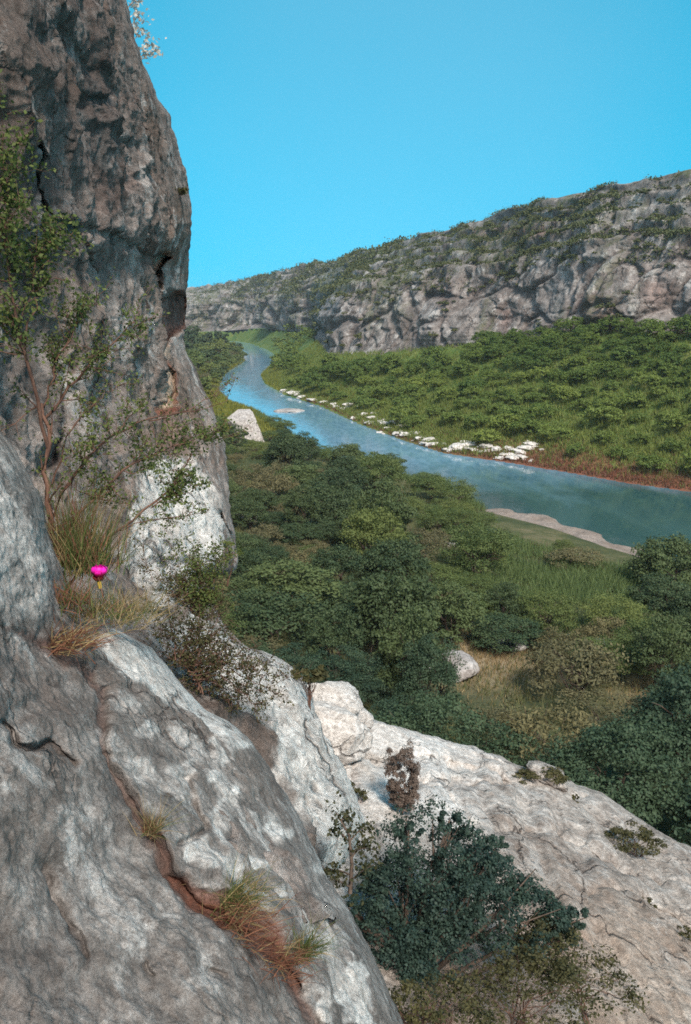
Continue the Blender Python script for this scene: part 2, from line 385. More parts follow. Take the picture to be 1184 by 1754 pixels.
# gravel bar on the near shore
bx, by = bar_w[:, 0], bar_w[:, 1]
gx, gy = np.meshgrid(np.linspace(bx.min() - 4, bx.max() + 4, 140), np.linspace(by.min() - 4, by.max() + 4, 140), indexing='ij')
bm_ = poly_mask(gx + 2.2 * noise(np.stack([gx / 6, gy / 6, 0 * gx], -1), 23), gy + 3.5 * noise(np.stack([gx / 7, gy / 7, 0 * gx], -1), 24), bar_w[:, :2], 3.5)
gz = WZ - .5 + bm_ * (1.55 + .4 * fbm(np.stack([gx, gy, 0 * gx], -1) / 3.0, 4, 21))
bar = struct(obj("gravel_bar", mesh_np("gravel_bar", np.stack([gx, gy, gz], -1), grid_faces(*gx.shape))))
m = N("gravel"); a = m.noise(2.5, 8, .75); b = m.noise(.2, 5, .6)
m.color(m.mix(m.ramp(b, [(.4, 0.0), (.6, .7)]), m.ramp(a, [(.3, (.13, .10, .085)), (.7, (.36, .31, .28))]), (.15, .12, .10)))
m.normal(m.bump(a, .3)); bar.data.materials.append(m.m)

# ------------------------------------------------------------------ far canyon wall
def resample(pts, n, par):
    i = np.arange(len(pts)); out = np.stack([np.interp(par, i, pts[:, k]) for k in range(3)], -1)
    return out
par = np.concatenate([np.linspace(0, 2, 90)[:-1], np.linspace(2, 8, 560)[:-1], np.linspace(8, 10, 220)[:-1], np.linspace(10, 12, 30)])
def sm(pts, k):
    o = pts.copy()
    ker = np.hanning(k + 2)[1:-1]; ker /= ker.sum()
    for c in range(3):
        o[:, c] = np.convolve(np.pad(pts[:, c], k // 2, mode='edge'), ker, 'valid')[:len(pts)]
    return o
bs = sm(resample(base_w, 0, par), 25); ls = sm(resample(lip_w, 0, par), 25); rs = sm(resample(rim_w, 0, par), 35)
back = rs + np.stack([np.full(len(rs), 1.0), np.full(len(rs), .45), np.zeros(len(rs))], -1) * 500; back[:, 2] = rs[:, 2] - 12
rows = []
nA, nB = 80, 90
depth_s = np.linalg.norm(rs, axis=-1)
tan_ = np.gradient(bs, axis=0); tan_[:, 2] = 0; tan_ /= np.linalg.norm(tan_, axis=-1, keepdims=True)
outn = np.stack([tan_[:, 1], -tan_[:, 0], 0 * tan_[:, 0]], -1)
outn *= np.where((outn * np.array([-.9, -.4, 0])).sum(-1, keepdims=True) < 0, -1, 1)
outn = sm(outn, 61); outn /= np.linalg.norm(outn, axis=-1, keepdims=True)
for k in range(nA):                       # foot and cliff face
    t = k / (nA - 1); p = bs * (1 - t) + ls * t; p = p.copy(); rows.append((p, 0, t))
for k in range(1, nB):                    # stepped brushy slope to the rim
    t = k / (nB - 1)
    p = ls * (1 - t) + rs * t
    ph = fbm(np.c_[par * 1.3, par * 0, par * 0], 2, 77) * .12
    st = t * 5 + ph * 3; fr = st - np.floor(st); zz = (np.floor(st) + smooth(.0, .22, fr) - ph * 3) / 5
    zt = np.clip(.22 * t + .78 * zz, 0, 1) if t < 1 else np.ones_like(ph)
    zt = np.where(t > .93, zt + (1 - zt) * smooth(.93, 1, t), zt)
    p = p.copy(); p[:, 2] = ls[:, 2] + (rs[:, 2] - ls[:, 2]) * zt; rows.append((p, 1, t))
for t in (.02, .08, .3, 1.0): rows.append((rs * (1 - t) + back * t, 2, t))
Pw = np.stack([r[0] for r in rows]); zone = np.array([r[1] for r in rows])[:, None] + 0 * Pw[..., 0]; tt = np.array([r[2] for r in rows])[:, None] + 0 * Pw[..., 0]
scl = np.clip(np.linalg.norm(Pw, axis=-1) / 330.0, .8, 2.6)
q = Pw / scl[..., None]
face = np.where(zone == 0, 1.0, np.where(zone == 1, .85 * (1 - .6 * tt), 0.0)) * np.where(zone == 0, smooth(-.05, .25, tt), 1)
col = fbm(q * np.array([1 / 16., 1 / 16., 1 / 55.]), 5, 31, .55)
crack = fbm(q * np.array([1 / 9., 1 / 9., 1 / 40.]), 3, 37, .5, ridge=True)
strat = noise(np.stack([q[..., 0] / 60, q[..., 1] / 60, q[..., 2] / 3.0], -1), 41) + .6 * noise(np.stack([q[..., 0] / 40, q[..., 1] / 40, q[..., 2] / 1.2], -1), 43)
blk = fbm(q / 5.0, 4, 47, .55)
big = fbm(q * np.array([1 / 42., 1 / 42., 1 / 70.]), 2, 29)
sel = smooth(-.25, .35, noise(q / 30., 49))
qs = np.stack([q[..., 0] / 13. + q[..., 1] / 22., (q[..., 1] - .3 * q[..., 0]) / 30., (q[..., 2] - .75 * q[..., 0]) / 13.], -1) + .22 * np.stack([noise(q / 9., 81), noise(q / 9., 82), noise(q / 9., 83)], -1)
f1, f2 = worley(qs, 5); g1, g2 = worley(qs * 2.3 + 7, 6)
disp = face * scl * (big * 8 + col * 1.6 + 12.0 * np.minimum(f2 - f1, .20) + 6.5 * f1 * (noise(qs * .8, 91)) + 3.6 * np.minimum(g2 - g1, .18) + strat * (.15 + .7 * sel) + blk * .8 - 2.5)
Pw = Pw + outn[None] * disp[..., None]
Pw[..., 2] += np.where(zone == 1, (fbm(q / 12.0, 4, 53) * 2.2) * scl * smooth(0, .12, tt) * (1 - smooth(.9, 1, tt)), 0) + np.where((zone == 1) | (zone == 2), fbm(np.stack([q[..., 0] / 30, q[..., 1] / 30, 0 * q[..., 0]], -1), 3, 59) * 1.0 * scl * smooth(.8, 1, np.where(zone == 2, 1, tt)), 0)
ppx, ppy, _ = proj(Pw)
rust = np.zeros_like(ppx)
for (cx, cy, rx, ry, a) in [(880, 398, 70, 12, .8), (1035, 560, 28, 26, .9), (1010, 520, 20, 20, .5), (865, 545, 16, 30, .4), (760, 490, 12, 40, .35), (1125, 500, 30, 30, .35)]:
    rust = np.maximum(rust, a * np.exp(-((ppx - cx) / rx) ** 2 - ((ppy - cy) / ry) ** 2))
white = np.where(zone == 1, .45, 0) * smooth(.2, .6, fbm(q / 18., 3, 61) + .3)
green = (zone == 1) * (.15 + .75 * smooth(-.1, .35, fbm(q / 14., 4, 67))) + (zone == 2) * .8 + (zone == 0) * .6 * smooth(.15, .5, fbm(q * np.array([1 / 14., 1 / 14., 1 / 40.]), 3, 69))
far_cliff = struct(obj("canyon_cliff", mesh_np("canyon_cliff", Pw, grid_faces(*ppx.shape), {'white': white, 'rust': rust, 'tan': 0 * rust, 'dark': .75 * smooth(.13, .02, f2 - f1) * (zone < 2), 'green': green}), M_far))  # block creases darkened in the colour to strengthen their shade
# scrub colour between the rocks of the brushy slope belongs to the soil there
nt = M_far.node_tree; bsdf = nt.nodes["Principled BSDF"]; src = bsdf.inputs['Base Color'].links[0].from_socket
at_n = nt.nodes.new("ShaderNodeAttribute"); at_n.attribute_name = 'green'
tn = nt.nodes.new("ShaderNodeTexNoise"); tn.inputs['Scale'].default_value = .25; tn.inputs['Detail'].default_value = 8; tn.inputs['Roughness'].default_value = .7
tcn = nt.nodes.new("ShaderNodeTexCoord"); nt.links.new(tcn.outputs['Object'], tn.inputs['Vector'])
mr = nt.nodes.new("ShaderNodeMapRange"); mr.inputs[1].default_value = .42; mr.inputs[2].default_value = .56; nt.links.new(tn.outputs['Fac'], mr.inputs[0])
mu = nt.nodes.new("ShaderNodeMath"); mu.operation = 'MULTIPLY'; nt.links.new(at_n.outputs['Fac'], mu.inputs[0]); nt.links.new(mr.outputs[0], mu.inputs[1])
mxx = nt.nodes.new("ShaderNodeMix"); mxx.data_type = 'RGBA'; nt.links.new(mu.outputs[0], mxx.inputs[0]); nt.links.new(src, mxx.inputs[6]); mxx.inputs[7].default_value = (.085, .095, .045, 1)
nt.links.new(mxx.outputs[2], bsdf.inputs['Base Color'])

# ------------------------------------------------------------------ our own side of the canyon, running out of the frame to the left
plan = [(-7, -140), (-7, -60), (-6.5, -10), (-7, 6), (-9, 15), (-30, 60), (-80, 190), (-170, 420), (-300, 760), (-520, 1250), (-900, 1700)]
pl = np.array(plan, float); s_ = np.linspace(0, len(pl) - 1, 220)
pxy = np.stack([np.interp(s_, np.arange(len(pl)), pl[:, k]) for k in range(2)], -1)
tg = np.gradient(pxy, axis=0); tg /= np.linalg.norm(tg, axis=-1, keepdims=True); nin = np.stack([-tg[:, 1], tg[:, 0]], -1)
prof = [(-6, -38), (0, -20), (0, -5), (1, 8), (4, 20), (9, 30), (20, 38), (40, 42), (160, 44), (600, 44)]
pr = np.array(prof, float); tpr = np.linspace(0, len(pr) - 1, 90)
prx, prz = np.interp(tpr, np.arange(len(pr)), pr[:, 0]), np.interp(tpr, np.arange(len(pr)), pr[:, 1])
Pm = np.stack([pxy[None, :, 0] + nin[None, :, 0] * prx[:, None], pxy[None, :, 1] + nin[None, :, 1] * prx[:, None], prz[:, None] + 0 * pxy[None, :, 0]], -1)
dsp = np.minimum(fbm(Pm / np.array([9., 9., 20.]), 4, 83) * 2.0, 0.5)
Pm[..., 0] -= nin[None, :, 0] * dsp; Pm[..., 1] -= nin[None, :, 1] * dsp
z0 = np.zeros(Pm.shape[:2])
struct(obj("mesa_side", mesh_np("mesa_side", Pm, grid_faces(*Pm.shape[:2]), {'white': z0, 'rust': z0, 'tan': z0, 'dark': z0}), M_mid))

# ------------------------------------------------------------------ near cliffs: sheets of rock with their own distance, relief and a side that turns away
def rock_sheet(name, y0, y1, nr, nc, xl, sil, depth, relief, masks, mat, amp, freq, round_r, back_len, seed, side=-1, nwrap=26, aniso=(1, 1, 1)):
    ya = np.linspace(y0, y1, nr); sa = np.interp(ya, [p[0] for p in sil], [p[1] for p in sil])
    ja = noise(np.stack([ya / 26., 0 * ya + seed, 0 * ya], -1), seed) * 3.0 + noise(np.stack([ya / 9., 0 * ya + seed, 0 * ya + 3], -1), seed) * 1.6
    sa = sa + ja
    t = np.linspace(0, 1, nc) ** .9
    xx = xl + (sa[:, None] - xl) * t[None]; yy = ya[:, None] + 0 * xx
    d = depth(xx, yy)
    edge = np.clip((sa[:, None] - xx) / np.maximum(round_r[1], 1), 0, 1)
    d = d + round_r[0] * (1 - np.sqrt(np.clip(1 - (1 - edge) ** 2, 0, 1)))
    P0 = at(xx, yy, d); d = d + relief(xx, yy)
    P = at(xx, yy, d)
    # the side that turns away from the camera
    k = np.linspace(0, 1, nwrap + 1)[1:] ** 1.6
    e = P[:, -1]; ray = e / np.linalg.norm(e, axis=-1, keepdims=True)
    leftv = np.array([-1.0, 0, 0]) if side < 0 else np.array([0.0, .1, -1.0])
    W = e[:, None] + ray[:, None] * (k[None, :, None] * back_len) + leftv * (k[None, :, None] ** 1.5 * back_len * .9)
    P = np.concatenate([P, W], 1)
    n = grid_normals(np.concatenate([P0, W], 1))
    # normals must face the camera side
    sgn = np.sign((n * -P).sum(-1)[:, :nc].mean()); n = n * sgn
    fade = np.concatenate([np.minimum(1, .25 + edge * 1.0), np.tile(np.linspace(.25, 1, nwrap), (nr, 1))], 1)
    fq = P * np.array(aniso)
    h = amp[0] * fbm(fq * freq, 3, seed, .5) + amp[1] * fbm(fq * freq * 3.1, 4, seed + 11, .55, ridge=amp[3]) + amp[2] * fbm(fq * freq * 11, 3, seed + 23, .55)
    P = P + n * (h * fade)[..., None]
    X2 = np.concatenate([xx, np.tile(sa[:, None], (1, nwrap))], 1); Y2 = np.concatenate([yy, np.tile(ya[:, None], (1, nwrap))], 1)
    at_ = {k_: f(X2, Y2) for k_, f in masks.items()}
    return struct(obj(name, mesh_np(name, P, grid_faces(*P.shape[:2]), at_), mat))

def wob(x, y, a, s, seed): return a * noise(np.stack([x / s, y / s, 0 * x], -1), seed)
def groove(x, y, pts, w, dep, seed=5, sharp=2.0):
    xx = x + wob(x, y, 10, 30, seed); yy = y + wob(x, y, 10, 30, seed + 1)
    dd, pp = dist_poly(xx, yy, pts)
    ww = np.interp(pp, np.arange(len(w)), w) if np.ndim(w) else w
    de = np.interp(pp, np.arange(len(dep)), dep) if np.ndim(dep) else dep
    return de * np.exp(-(dd / ww) ** sharp)
def pm(x, y, pts, soft, seed=3, a=12, s=28):
    return poly_mask(x + wob(x, y, a, s, seed), y + wob(x, y, a, s, seed + 1), pts, soft)

silA = [(480, -220), (560, -150), (740, 0), (800, 40), (860, 74), (920, 86), (985, 111), (1040, 128), (1060, 146), (1072, 175), (1082, 205), (1110, 258), (1160, 302), (1215, 352),
        (1240, 400), (1270, 432), (1330, 472), (1400, 514), (1500, 560), (1560, 598), (1640, 642), (1754, 692), (1900, 750)]
ctrlA = [(-200, 560, 3.2), (-200, 1100, 2.3), (-200, 1754, 1.7), (0, 740, 3.1), (0, 900, 2.8), (0, 1060, 2.5), (0, 1400, 2.1), (0, 1754, 1.85), (75, 870, 3.15), (110, 985, 3.25), (130, 1050, 3.35),
         (190, 1078, 3.55), (300, 1160, 3.75), (200, 1200, 3.05), (200, 1500, 2.4), (200, 1754, 2.05), (400, 1240, 3.95), (400, 1400, 3.15), (400, 1600, 2.5), (400, 1754, 2.25),
         (512, 1400, 3.85), (560, 1500, 3.65), (642, 1640, 3.45), (692, 1754, 3.25), (560, 1754, 2.65), (750, 1900, 3.1)]
dA = tps(ctrlA)
# --- middle wall: the dark overhanging cliff, its pale ledge and the white ramp below it
silC = [(-420, 90), (-200, 165), (0, 212), (60, 228), (100, 240), (130, 254), (170, 272), (200, 291), (212, 292), (240, 300), (290, 311), (340, 322),
        (375, 328), (430, 324), (500, 318), (560, 313), (600, 316), (640, 334), (700, 362), (760, 383), (800, 387), (900, 396), (960, 402), (972, 400),
        (985, 366), (1010, 360), (1040, 366), (1070, 380), (1090, 398), (1110, 424), (1130, 470), (1150, 505), (1170, 524), (1230, 541), (1300, 566), (1375, 600), (1410, 614), (1440, 600), (1500, 565), (1640, 590)]
ctrlC = [(-300, -420, 4.5), (-300, 0, 4.3), (-300, 500, 4.2), (-300, 1000, 4.2), (-300, 1600, 3.9),
         (0, -400, 7.0), (90, -400, 10), (0, 0, 6.2), (0, 400, 5.8), (0, 700, 5.4), (0, 1000, 5.0), (110, 100, 8.6), (205, 0, 12.6), (280, 190, 13.8),
         (150, 300, 9.2), (300, 300, 14), (150, 600, 8.4), (225, 560, 10.6), (300, 600, 13.6), (240, 450, 11.4), (310, 450, 14.0),
         (150, 780, 7.4), (230, 790, 9.6), (300, 780, 12.0), (370, 760, 13.6), (240, 880, 8.4), (310, 880, 10.0), (380, 850, 12.2), (390, 950, 11.2),
         (150, 1000, 5.6), (230, 1000, 6.8), (300, 1010, 7.6), (355, 1010, 8.8), (230, 1100, 5.4), (320, 1150, 5.7), (400, 1120, 7.2), (500, 1170, 8.0),
         (440, 1250, 5.7), (520, 1260, 6.9), (500, 1340, 5.3), (590, 1390, 6.3), (580, 1500, 5.2), (640, 1600, 5.0)]
dC = tps(ctrlC)
cavity = [(262, 515), (300, 500), (317, 505), (316, 560), (302, 568), (283, 590), (266, 560)]
cavity2 = [(248, 440), (280, 432), (292, 440), (268, 490), (256, 500), (246, 470)]
niche = [(262, 622), (280, 618), (293, 640), (297, 680), (292, 700), (254, 706), (252, 690), (258, 650)]
def reliefC(x, y):
    r = 1.5 * pm(x, y, cavity, 7, 3, 3, 12) + .9 * pm(x, y, cavity2, 6, 5, 3, 12) + .45 * pm(x, y, niche, 5, 7, 3, 14)
    r += groove(x, y, [(60, 390), (140, 395), (215, 430), (262, 470)], 9, .35) + groove(x, y, [(0, 250), (60, 360), (140, 470)], 8, .25)
    r += groove(x, y, [(150, 230), (215, 260), (195, 310), (235, 300)], 14, .35)
    r += groove(x, y, [(110, 170), (140, 185)], 12, .5) + groove(x, y, [(40, 60), (90, 110), (150, 160)], 22, .45)
    r += groove(x, y, [(60, 560), (80, 690), (70, 800)], 10, .25)
    r += groove(x, y, [(255, 640), (256, 700)], 3, .3) + groove(x, y, [(330, 640), (352, 720), (375, 800), (392, 900)], 7, .25)
    r += groove(x, y, [(360, 890), (385, 930), (392, 960)], 7, .5)
    r -= 1.3 * smooth(470, 380, y) * smooth(-100, 200, x)                                        # the upper cliff leans out over the lower
    r += groove(x, y, [(545, 1240), (575, 1310), (610, 1390)], 5, .2) + groove(x, y, [(470, 1180), (520, 1290), (560, 1380)], 6, .10)
    return r
ledge = [(195, 880), (232, 800), (260, 790), (320, 795), (350, 840), (372, 900), (380, 960), (345, 985), (330, 1040), (250, 1090), (210, 1060), (190, 960)]
ramp_ = [(330, 1050), (420, 1105), (480, 1130), (530, 1170), (560, 1290), (620, 1410), (640, 1500), (560, 1500), (460, 1330), (420, 1260), (250, 1130)]
C_masks = {
    'white': lambda x, y: np.clip(.95 * pm(x, y, ledge, 16) + 1.0 * pm(x, y, ramp_, 16) + .3 * pm(x, y, [(0, 560), (200, 420), (250, 460), (255, 700), (100, 760)], 30), 0, 1),
    'tan': lambda x, y: np.clip(.9 * pm(x, y, niche, 3, 7, 3, 14) + .6 * pm(x, y, [(270, 580), (288, 590), (286, 615), (266, 612)], 5, 7, 3, 14) + .7 * groove(x, y, [(280, 440), (262, 490)], 7, 1), 0, 1),
    'rust': lambda x, y: np.clip(groove(x, y, [(282, 618), (296, 650), (298, 690)], 3.5, .9) + .9 * pm(x, y, [(252, 700), (294, 698), (292, 714), (252, 716)], 3, 9, 2, 12) + .8 * pm(x, y, cavity, 6, 3, 3, 12)
            + groove(x, y, [(268, 560), (284, 590)], 5, .8) + groove(x, y, [(300, 502), (316, 500)], 4, .9) + groove(x, y, [(248, 450), (256, 490), (280, 436), (290, 440)], 5, .7) + .25 * smooth(.1, .5, wob(x, y, 1, 70, 55)) * (y < 500)
            + .5 * groove(x, y, [(260, 715), (285, 760)], 16, .7), 0, 1),
    'dark': lambda x, y: np.clip(.65 * smooth(560, 80, y) * (.45 + .55 * smooth(-.2, .4, wob(x, y, 1, 110, 71))) * smooth(330, 80, x) + .45 * smooth(430, 330, y) + .5 * pm(x, y, [(0, 0), (90, 40), (160, 170), (120, 200), (0, 120)], 40) + .6 * pm(x, y, cavity, 6, 3, 3, 12), 0, .9),  # upper overhang's shade painted into the colour, cavity darkened too
}
def depthC(x, y):
    a = dA(x, y) + .55; w = smooth(1000, 1100, y); c = dC(x, y)
    return np.where(x < np.interp(y, [p[1] for p in silA], [p[0] for p in silA]) + 25, c * (1 - w) + w * np.maximum(c, a), c)
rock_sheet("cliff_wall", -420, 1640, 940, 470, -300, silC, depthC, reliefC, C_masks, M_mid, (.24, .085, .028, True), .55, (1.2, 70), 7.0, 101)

# --- near rock face: the grey slab in front with its soil-filled crack
crackA = [(-60, 1050), (50, 1085), (90, 1110), (175, 1185), (178, 1240), (182, 1290), (215, 1350), (255, 1425), (300, 1490), (345, 1545), (420, 1600), (480, 1650), (500, 1690), (530, 1754), (560, 1860)]
hollow = [(290, 1495), (330, 1500), (380, 1530), (430, 1555), (470, 1600), (500, 1650), (510, 1690), (490, 1670), (440, 1618), (380, 1580), (330, 1545)]
def reliefA(x, y):
    r = groove(x, y, crackA, [14, 14, 20, 10, 8, 9, 9, 12, 14, 18, 18, 16, 14, 16, 16], [.04, .05, .08, .06, .05, .05, .06, .07, .06, .06, .06, .06, .07, .07, .06], 5, 2.0)
    r += .07 * pm(x, y, hollow, 12, 13, 6, 20)
    # the upper block stands proud of the lower face
    dd, pp = dist_poly(x, y, crackA); ab = x - np.interp(y, [p[1] for p in crackA], [p[0] for p in crackA])
    r -= .055 * smooth(0, 22, ab) * np.exp(-np.maximum(ab, 0) / 70.0) * smooth(1150, 1230, y)
    r += groove(x, y, [(0, 1245), (50, 1285), (95, 1270), (130, 1310)], 6, .06) + groove(x, y, [(180, 1290), (235, 1295)], 6, .03)
    r += groove(x, y, [(90, 1480), (110, 1560), (140, 1640)], 9, .035) + groove(x, y, [(250, 1650), (262, 1665)], 5, .03) + groove(x, y, [(410, 1250), (470, 1350), (520, 1420), (560, 1500)], 8, .05)
    r += groove(x, y, [(180, 1190), (260, 1180), (330, 1230)], 8, .04) + groove(x, y, [(360, 1660), (380, 1675)], 6, .025)
    r += groove(x, y, [(310, 1340), (350, 1420), (310, 1450)], 7, .05) + groove(x, y, [(450, 1360), (520, 1460)], 10, .05)
    r += groove(x, y, [(20, 1100), (80, 1190), (20, 1230)], 22, .05) + groove(x, y, [(65, 930), (72, 950)], 9, .04)
    r += groove(x, y, [(505, 1680), (540, 1720), (545, 1754)], 14, .05)
    r -= .05 * np.exp(-((x - 365) / 28) ** 2 - ((y - 1478) / 20) ** 2)
    return r
def whiteA(x, y):
    w = .85 * pm(x, y, [(150, 1085), (195, 1072), (260, 1105), (320, 1170), (420, 1250), (440, 1290), (400, 1280), (330, 1230), (250, 1190), (200, 1160)], 18)
    w += .85 * pm(x, y, [(315, 1425), (350, 1440), (400, 1480), (450, 1540), (420, 1535), (370, 1490), (320, 1470)], 9)
    w += .55 * pm(x, y, [(-50, 700), (40, 800), (110, 1010), (60, 1060), (-50, 1040)], 24)
    w += .65 * pm(x, y, [(200, 1180), (330, 1240), (470, 1370), (590, 1560), (660, 1754), (560, 1754), (480, 1560), (330, 1400), (220, 1300)], 30) * smooth(-.35, .3, wob(x, y, 1, 45, 91))
    w += .8 * pm(x, y, [(590, 1640), (620, 1660), (640, 1754), (590, 1754)], 10) + .7 * pm(x, y, [(540, 1690), (565, 1690), (570, 1740), (545, 1754)], 9)
    w += .4 * smooth(.1, .45, wob(x, y, 1, 30, 93)) * (y > 1250)
    return np.clip(w, 0, 1)
A_masks = {'white': whiteA,
           'rust': lambda x, y: np.clip(groove(x, y, crackA, [4, 6, 14, 6, 5, 5, 6, 9, 12, 13, 14, 14, 12, 10, 6], [.2, .5, .8, .4, .35, .35, .45, .7, .75, .9, .95, .95, .9, .5, .3], 5, 2) + .7 * pm(x, y, hollow, 5, 13, 6, 20), 0, 1),
           'tan': lambda x, y: 0 * x,
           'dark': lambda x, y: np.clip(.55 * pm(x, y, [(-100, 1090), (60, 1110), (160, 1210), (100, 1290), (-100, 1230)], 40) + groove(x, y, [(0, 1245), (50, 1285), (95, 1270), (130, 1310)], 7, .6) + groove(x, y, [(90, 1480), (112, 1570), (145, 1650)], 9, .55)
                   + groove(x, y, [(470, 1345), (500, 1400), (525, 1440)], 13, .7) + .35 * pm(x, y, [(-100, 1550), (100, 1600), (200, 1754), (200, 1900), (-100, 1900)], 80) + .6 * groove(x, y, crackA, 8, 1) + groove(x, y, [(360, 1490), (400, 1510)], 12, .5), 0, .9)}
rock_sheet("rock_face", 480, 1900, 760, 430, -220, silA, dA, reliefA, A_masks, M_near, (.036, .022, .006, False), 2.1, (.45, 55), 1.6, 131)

# --- white slab below on the right: rows run along its upper edge, columns come towards the camera
edgeE = [(380, 1150), (470, 1190), (520, 1225), (560, 1225), (600, 1232), (650, 1240), (720, 1256), (800, 1277), (850, 1296), (890, 1318), (935, 1332), (975, 1340), (1030, 1360), (1080, 1398), (1130, 1430), (1184, 1456), (1300, 1520), (1500, 1640), (1800, 1850)]
ctrlE = [(400, 1160, 23), (520, 1225, 23), (600, 1235, 24), (800, 1277, 26), (970, 1340, 26.5), (1184, 1456, 26), (1500, 1640, 25), (1800, 1850, 24), (500, 1400, 16.5), (700, 1400, 19), (900, 1450, 21), (1184, 1600, 20.5), (1500, 1800, 20),
         (600, 1600, 14), (800, 1620, 15.6), (700, 1754, 12.4), (1000, 1754, 14.6), (1184, 1754, 16.4), (800, 2000, 10.5), (1300, 2000, 14), (1700, 2100, 16), (450, 1800, 11)]
dE = tps(ctrlE)
def stepn(v): return smooth(-.09, .09, v) + .25 * v          # bedding ledges with a crisp edge
nxE, nyE, nW = 760, 520, 40
xa = np.linspace(380, 1800, nxE); ea = np.interp(xa, [p[0] for p in edgeE], [p[1] for p in edgeE])
ea = ea + noise(np.stack([xa / 40, 0 * xa, 0 * xa + 5], -1), 5) * 4 + noise(np.stack([xa / 12, 0 * xa, 0 * xa + 9], -1), 6) * 2
tv = np.linspace(0, 1, nyE) ** 1.25
yyE = ea[None] + (2150 - ea[None]) * tv[:, None]; xxE = xa[None] + 0 * yyE
dEv = dE(xxE, yyE)
edge = np.clip((yyE - ea[None]) / 26.0, 0, 1); dEv = dEv + 1.0 * (1 - np.sqrt(np.clip(1 - (1 - edge) ** 2, 0, 1)))
bed = groove(xxE, yyE, [(640, 1262), (740, 1268), (850, 1310), (900, 1335)], 6, .35, 5) + groove(xxE, yyE, [(620, 1300), (720, 1300), (800, 1312), (900, 1352), (1000, 1372)], 8, .4, 7) + groove(xxE, yyE, [(720, 1350), (770, 1345), (860, 1350)], 9, .4, 9)
bed = bed + groove(xxE, yyE, [(850, 1430), (950, 1440), (1050, 1500), (1184, 1540)], 9, .35, 11) + groove(xxE, yyE, [(1000, 1540), (1090, 1545), (1184, 1600)], 9, .35, 13) + groove(xxE, yyE, [(700, 1340), (760, 1370), (790, 1400), (850, 1480)], 6, .3, 15)
bed = bed + groove(xxE, yyE, [(590, 1290), (600, 1350), (640, 1420)], 7, .5, 17) + groove(xxE, yyE, [(960, 1600), (1010, 1640), (1040, 1700)], 8, .3, 19)
PE = at(xxE, yyE, dEv + bed)
e0 = PE[0]; k = np.linspace(1, 0, nW + 1)[:-1] ** 1.6
WE = e0[None] + np.array([.25, .97, 0.0]) * (k[:, None, None] * 5.5) + np.array([0, 0, -1.0]) * (k[:, None, None] ** 1.3 * 26)
PE = np.concatenate([WE, PE], 0); nE = grid_normals(PE); nE *= np.sign((nE[nW:] * -PE[nW:]).sum(-1).mean())
tilt = PE[..., 2] - .16 * PE[..., 0] + .10 * PE[..., 1]
hE = .24 * fbm(PE * .22, 3, 201) + .05 * fbm(PE * .7, 4, 203, .5, ridge=True) + .035 * fbm(PE * 3.2, 4, 207) + .13 * stepn(noise(np.stack([PE[..., 0] * .16, PE[..., 1] * .16, tilt * 1.5], -1), 209)) + .06 * stepn(noise(np.stack([PE[..., 0] * .4, PE[..., 1] * .4, tilt * 4.2], -1), 213)) + .03 * noise(np.stack([PE[..., 0] * .3, PE[..., 1] * .3, tilt * 5.], -1), 211)
PE = PE + nE * (hE * np.concatenate([np.tile(np.linspace(1, .3, nW)[:, None], (1, nxE)), .3 + .7 * edge], 0))[..., None]
XE = np.concatenate([np.tile(xa, (nW, 1)), xxE], 0); YE = np.concatenate([np.tile(ea, (nW, 1)), yyE], 0)
mE = {'white': np.clip(.35 + .55 * smooth(1500, 1260, YE) * smooth(1100, 700, XE) + .5 * pm(XE, YE, [(560, 1230), (720, 1260), (760, 1340), (820, 1440), (700, 1420), (600, 1400)], 40), 0, 1),
      'rust': np.clip(groove(XE, YE, [(600, 1238), (760, 1256), (900, 1312)], 5, .25, 5) + groove(XE, YE, [(590, 1300), (615, 1380)], 8, .4, 17) + .4 * pm(XE, YE, [(700, 1700), (900, 1560), (1000, 1640), (900, 1800), (700, 1800)], 40), 0, 1),
      'tan': np.clip(.55 * pm(XE, YE, [(700, 1640), (860, 1540), (1184, 1600), (1400, 1800), (1200, 2150), (600, 2150)], 90), 0, 1) * .6,
      'dark': np.clip(.45 * groove(XE, YE, [(720, 1350), (770, 1345), (860, 1350)], 10, 1, 9) + .5 * groove(XE, YE, [(980, 1500), (1040, 1490)], 16, 1, 9) + .6 * groove(XE, YE, [(1140, 1640), (1184, 1700)], 20, .6), 0, .9)}
struct(obj("rock_slab", mesh_np("rock_slab", PE, grid_faces(*PE.shape[:2]), mE), M_slab))

# ------------------------------------------------------------------ boulders
def boulder_mesh(name, seed, sub=5, rough=.18, box=0.0, cut=3, white=.8, rust=0.0):
    bpy_m = bpy.data.meshes.new("tmp")
    import bmesh
    b = bmesh.new(); bmesh.ops.create_icosphere(b, subdivisions=sub, radius=1.0); b.to_mesh(bpy_m); b.free()
    V = np.empty(len(bpy_m.vertices) * 3); bpy_m.vertices.foreach_get("co", V); V = V.reshape(-1, 3)
    T = np.empty(len(bpy_m.polygons) * 3, int); bpy_m.polygons.foreach_get("vertices", T); T = T.reshape(-1, 3)
    bpy.data.meshes.remove(bpy_m)
    if box: V = np.sign(V) * np.abs(V) ** (1 - box * .55); V /= np.abs(V).max()
    r = np.random.default_rng(seed)
    for _ in range(cut):                                  # flat fracture faces
        n = r.normal(size=3); n /= np.linalg.norm(n); o = r.uniform(.62, .85); dd = V @ n - o; V = V - np.where(dd > 0, dd * .9, 0)[:, None] * n
    V = V * (1 + rough * fbm(V * 1.2 + seed, 4, seed) + .04 * fbm(V * 7 + seed, 3, seed + 4))[:, None]
    o = np.ones(len(V))
    return mesh_np(name, V, T, {'white': o * white, 'rust': o * rust, 'tan': o * 0, 'dark': o * 0})

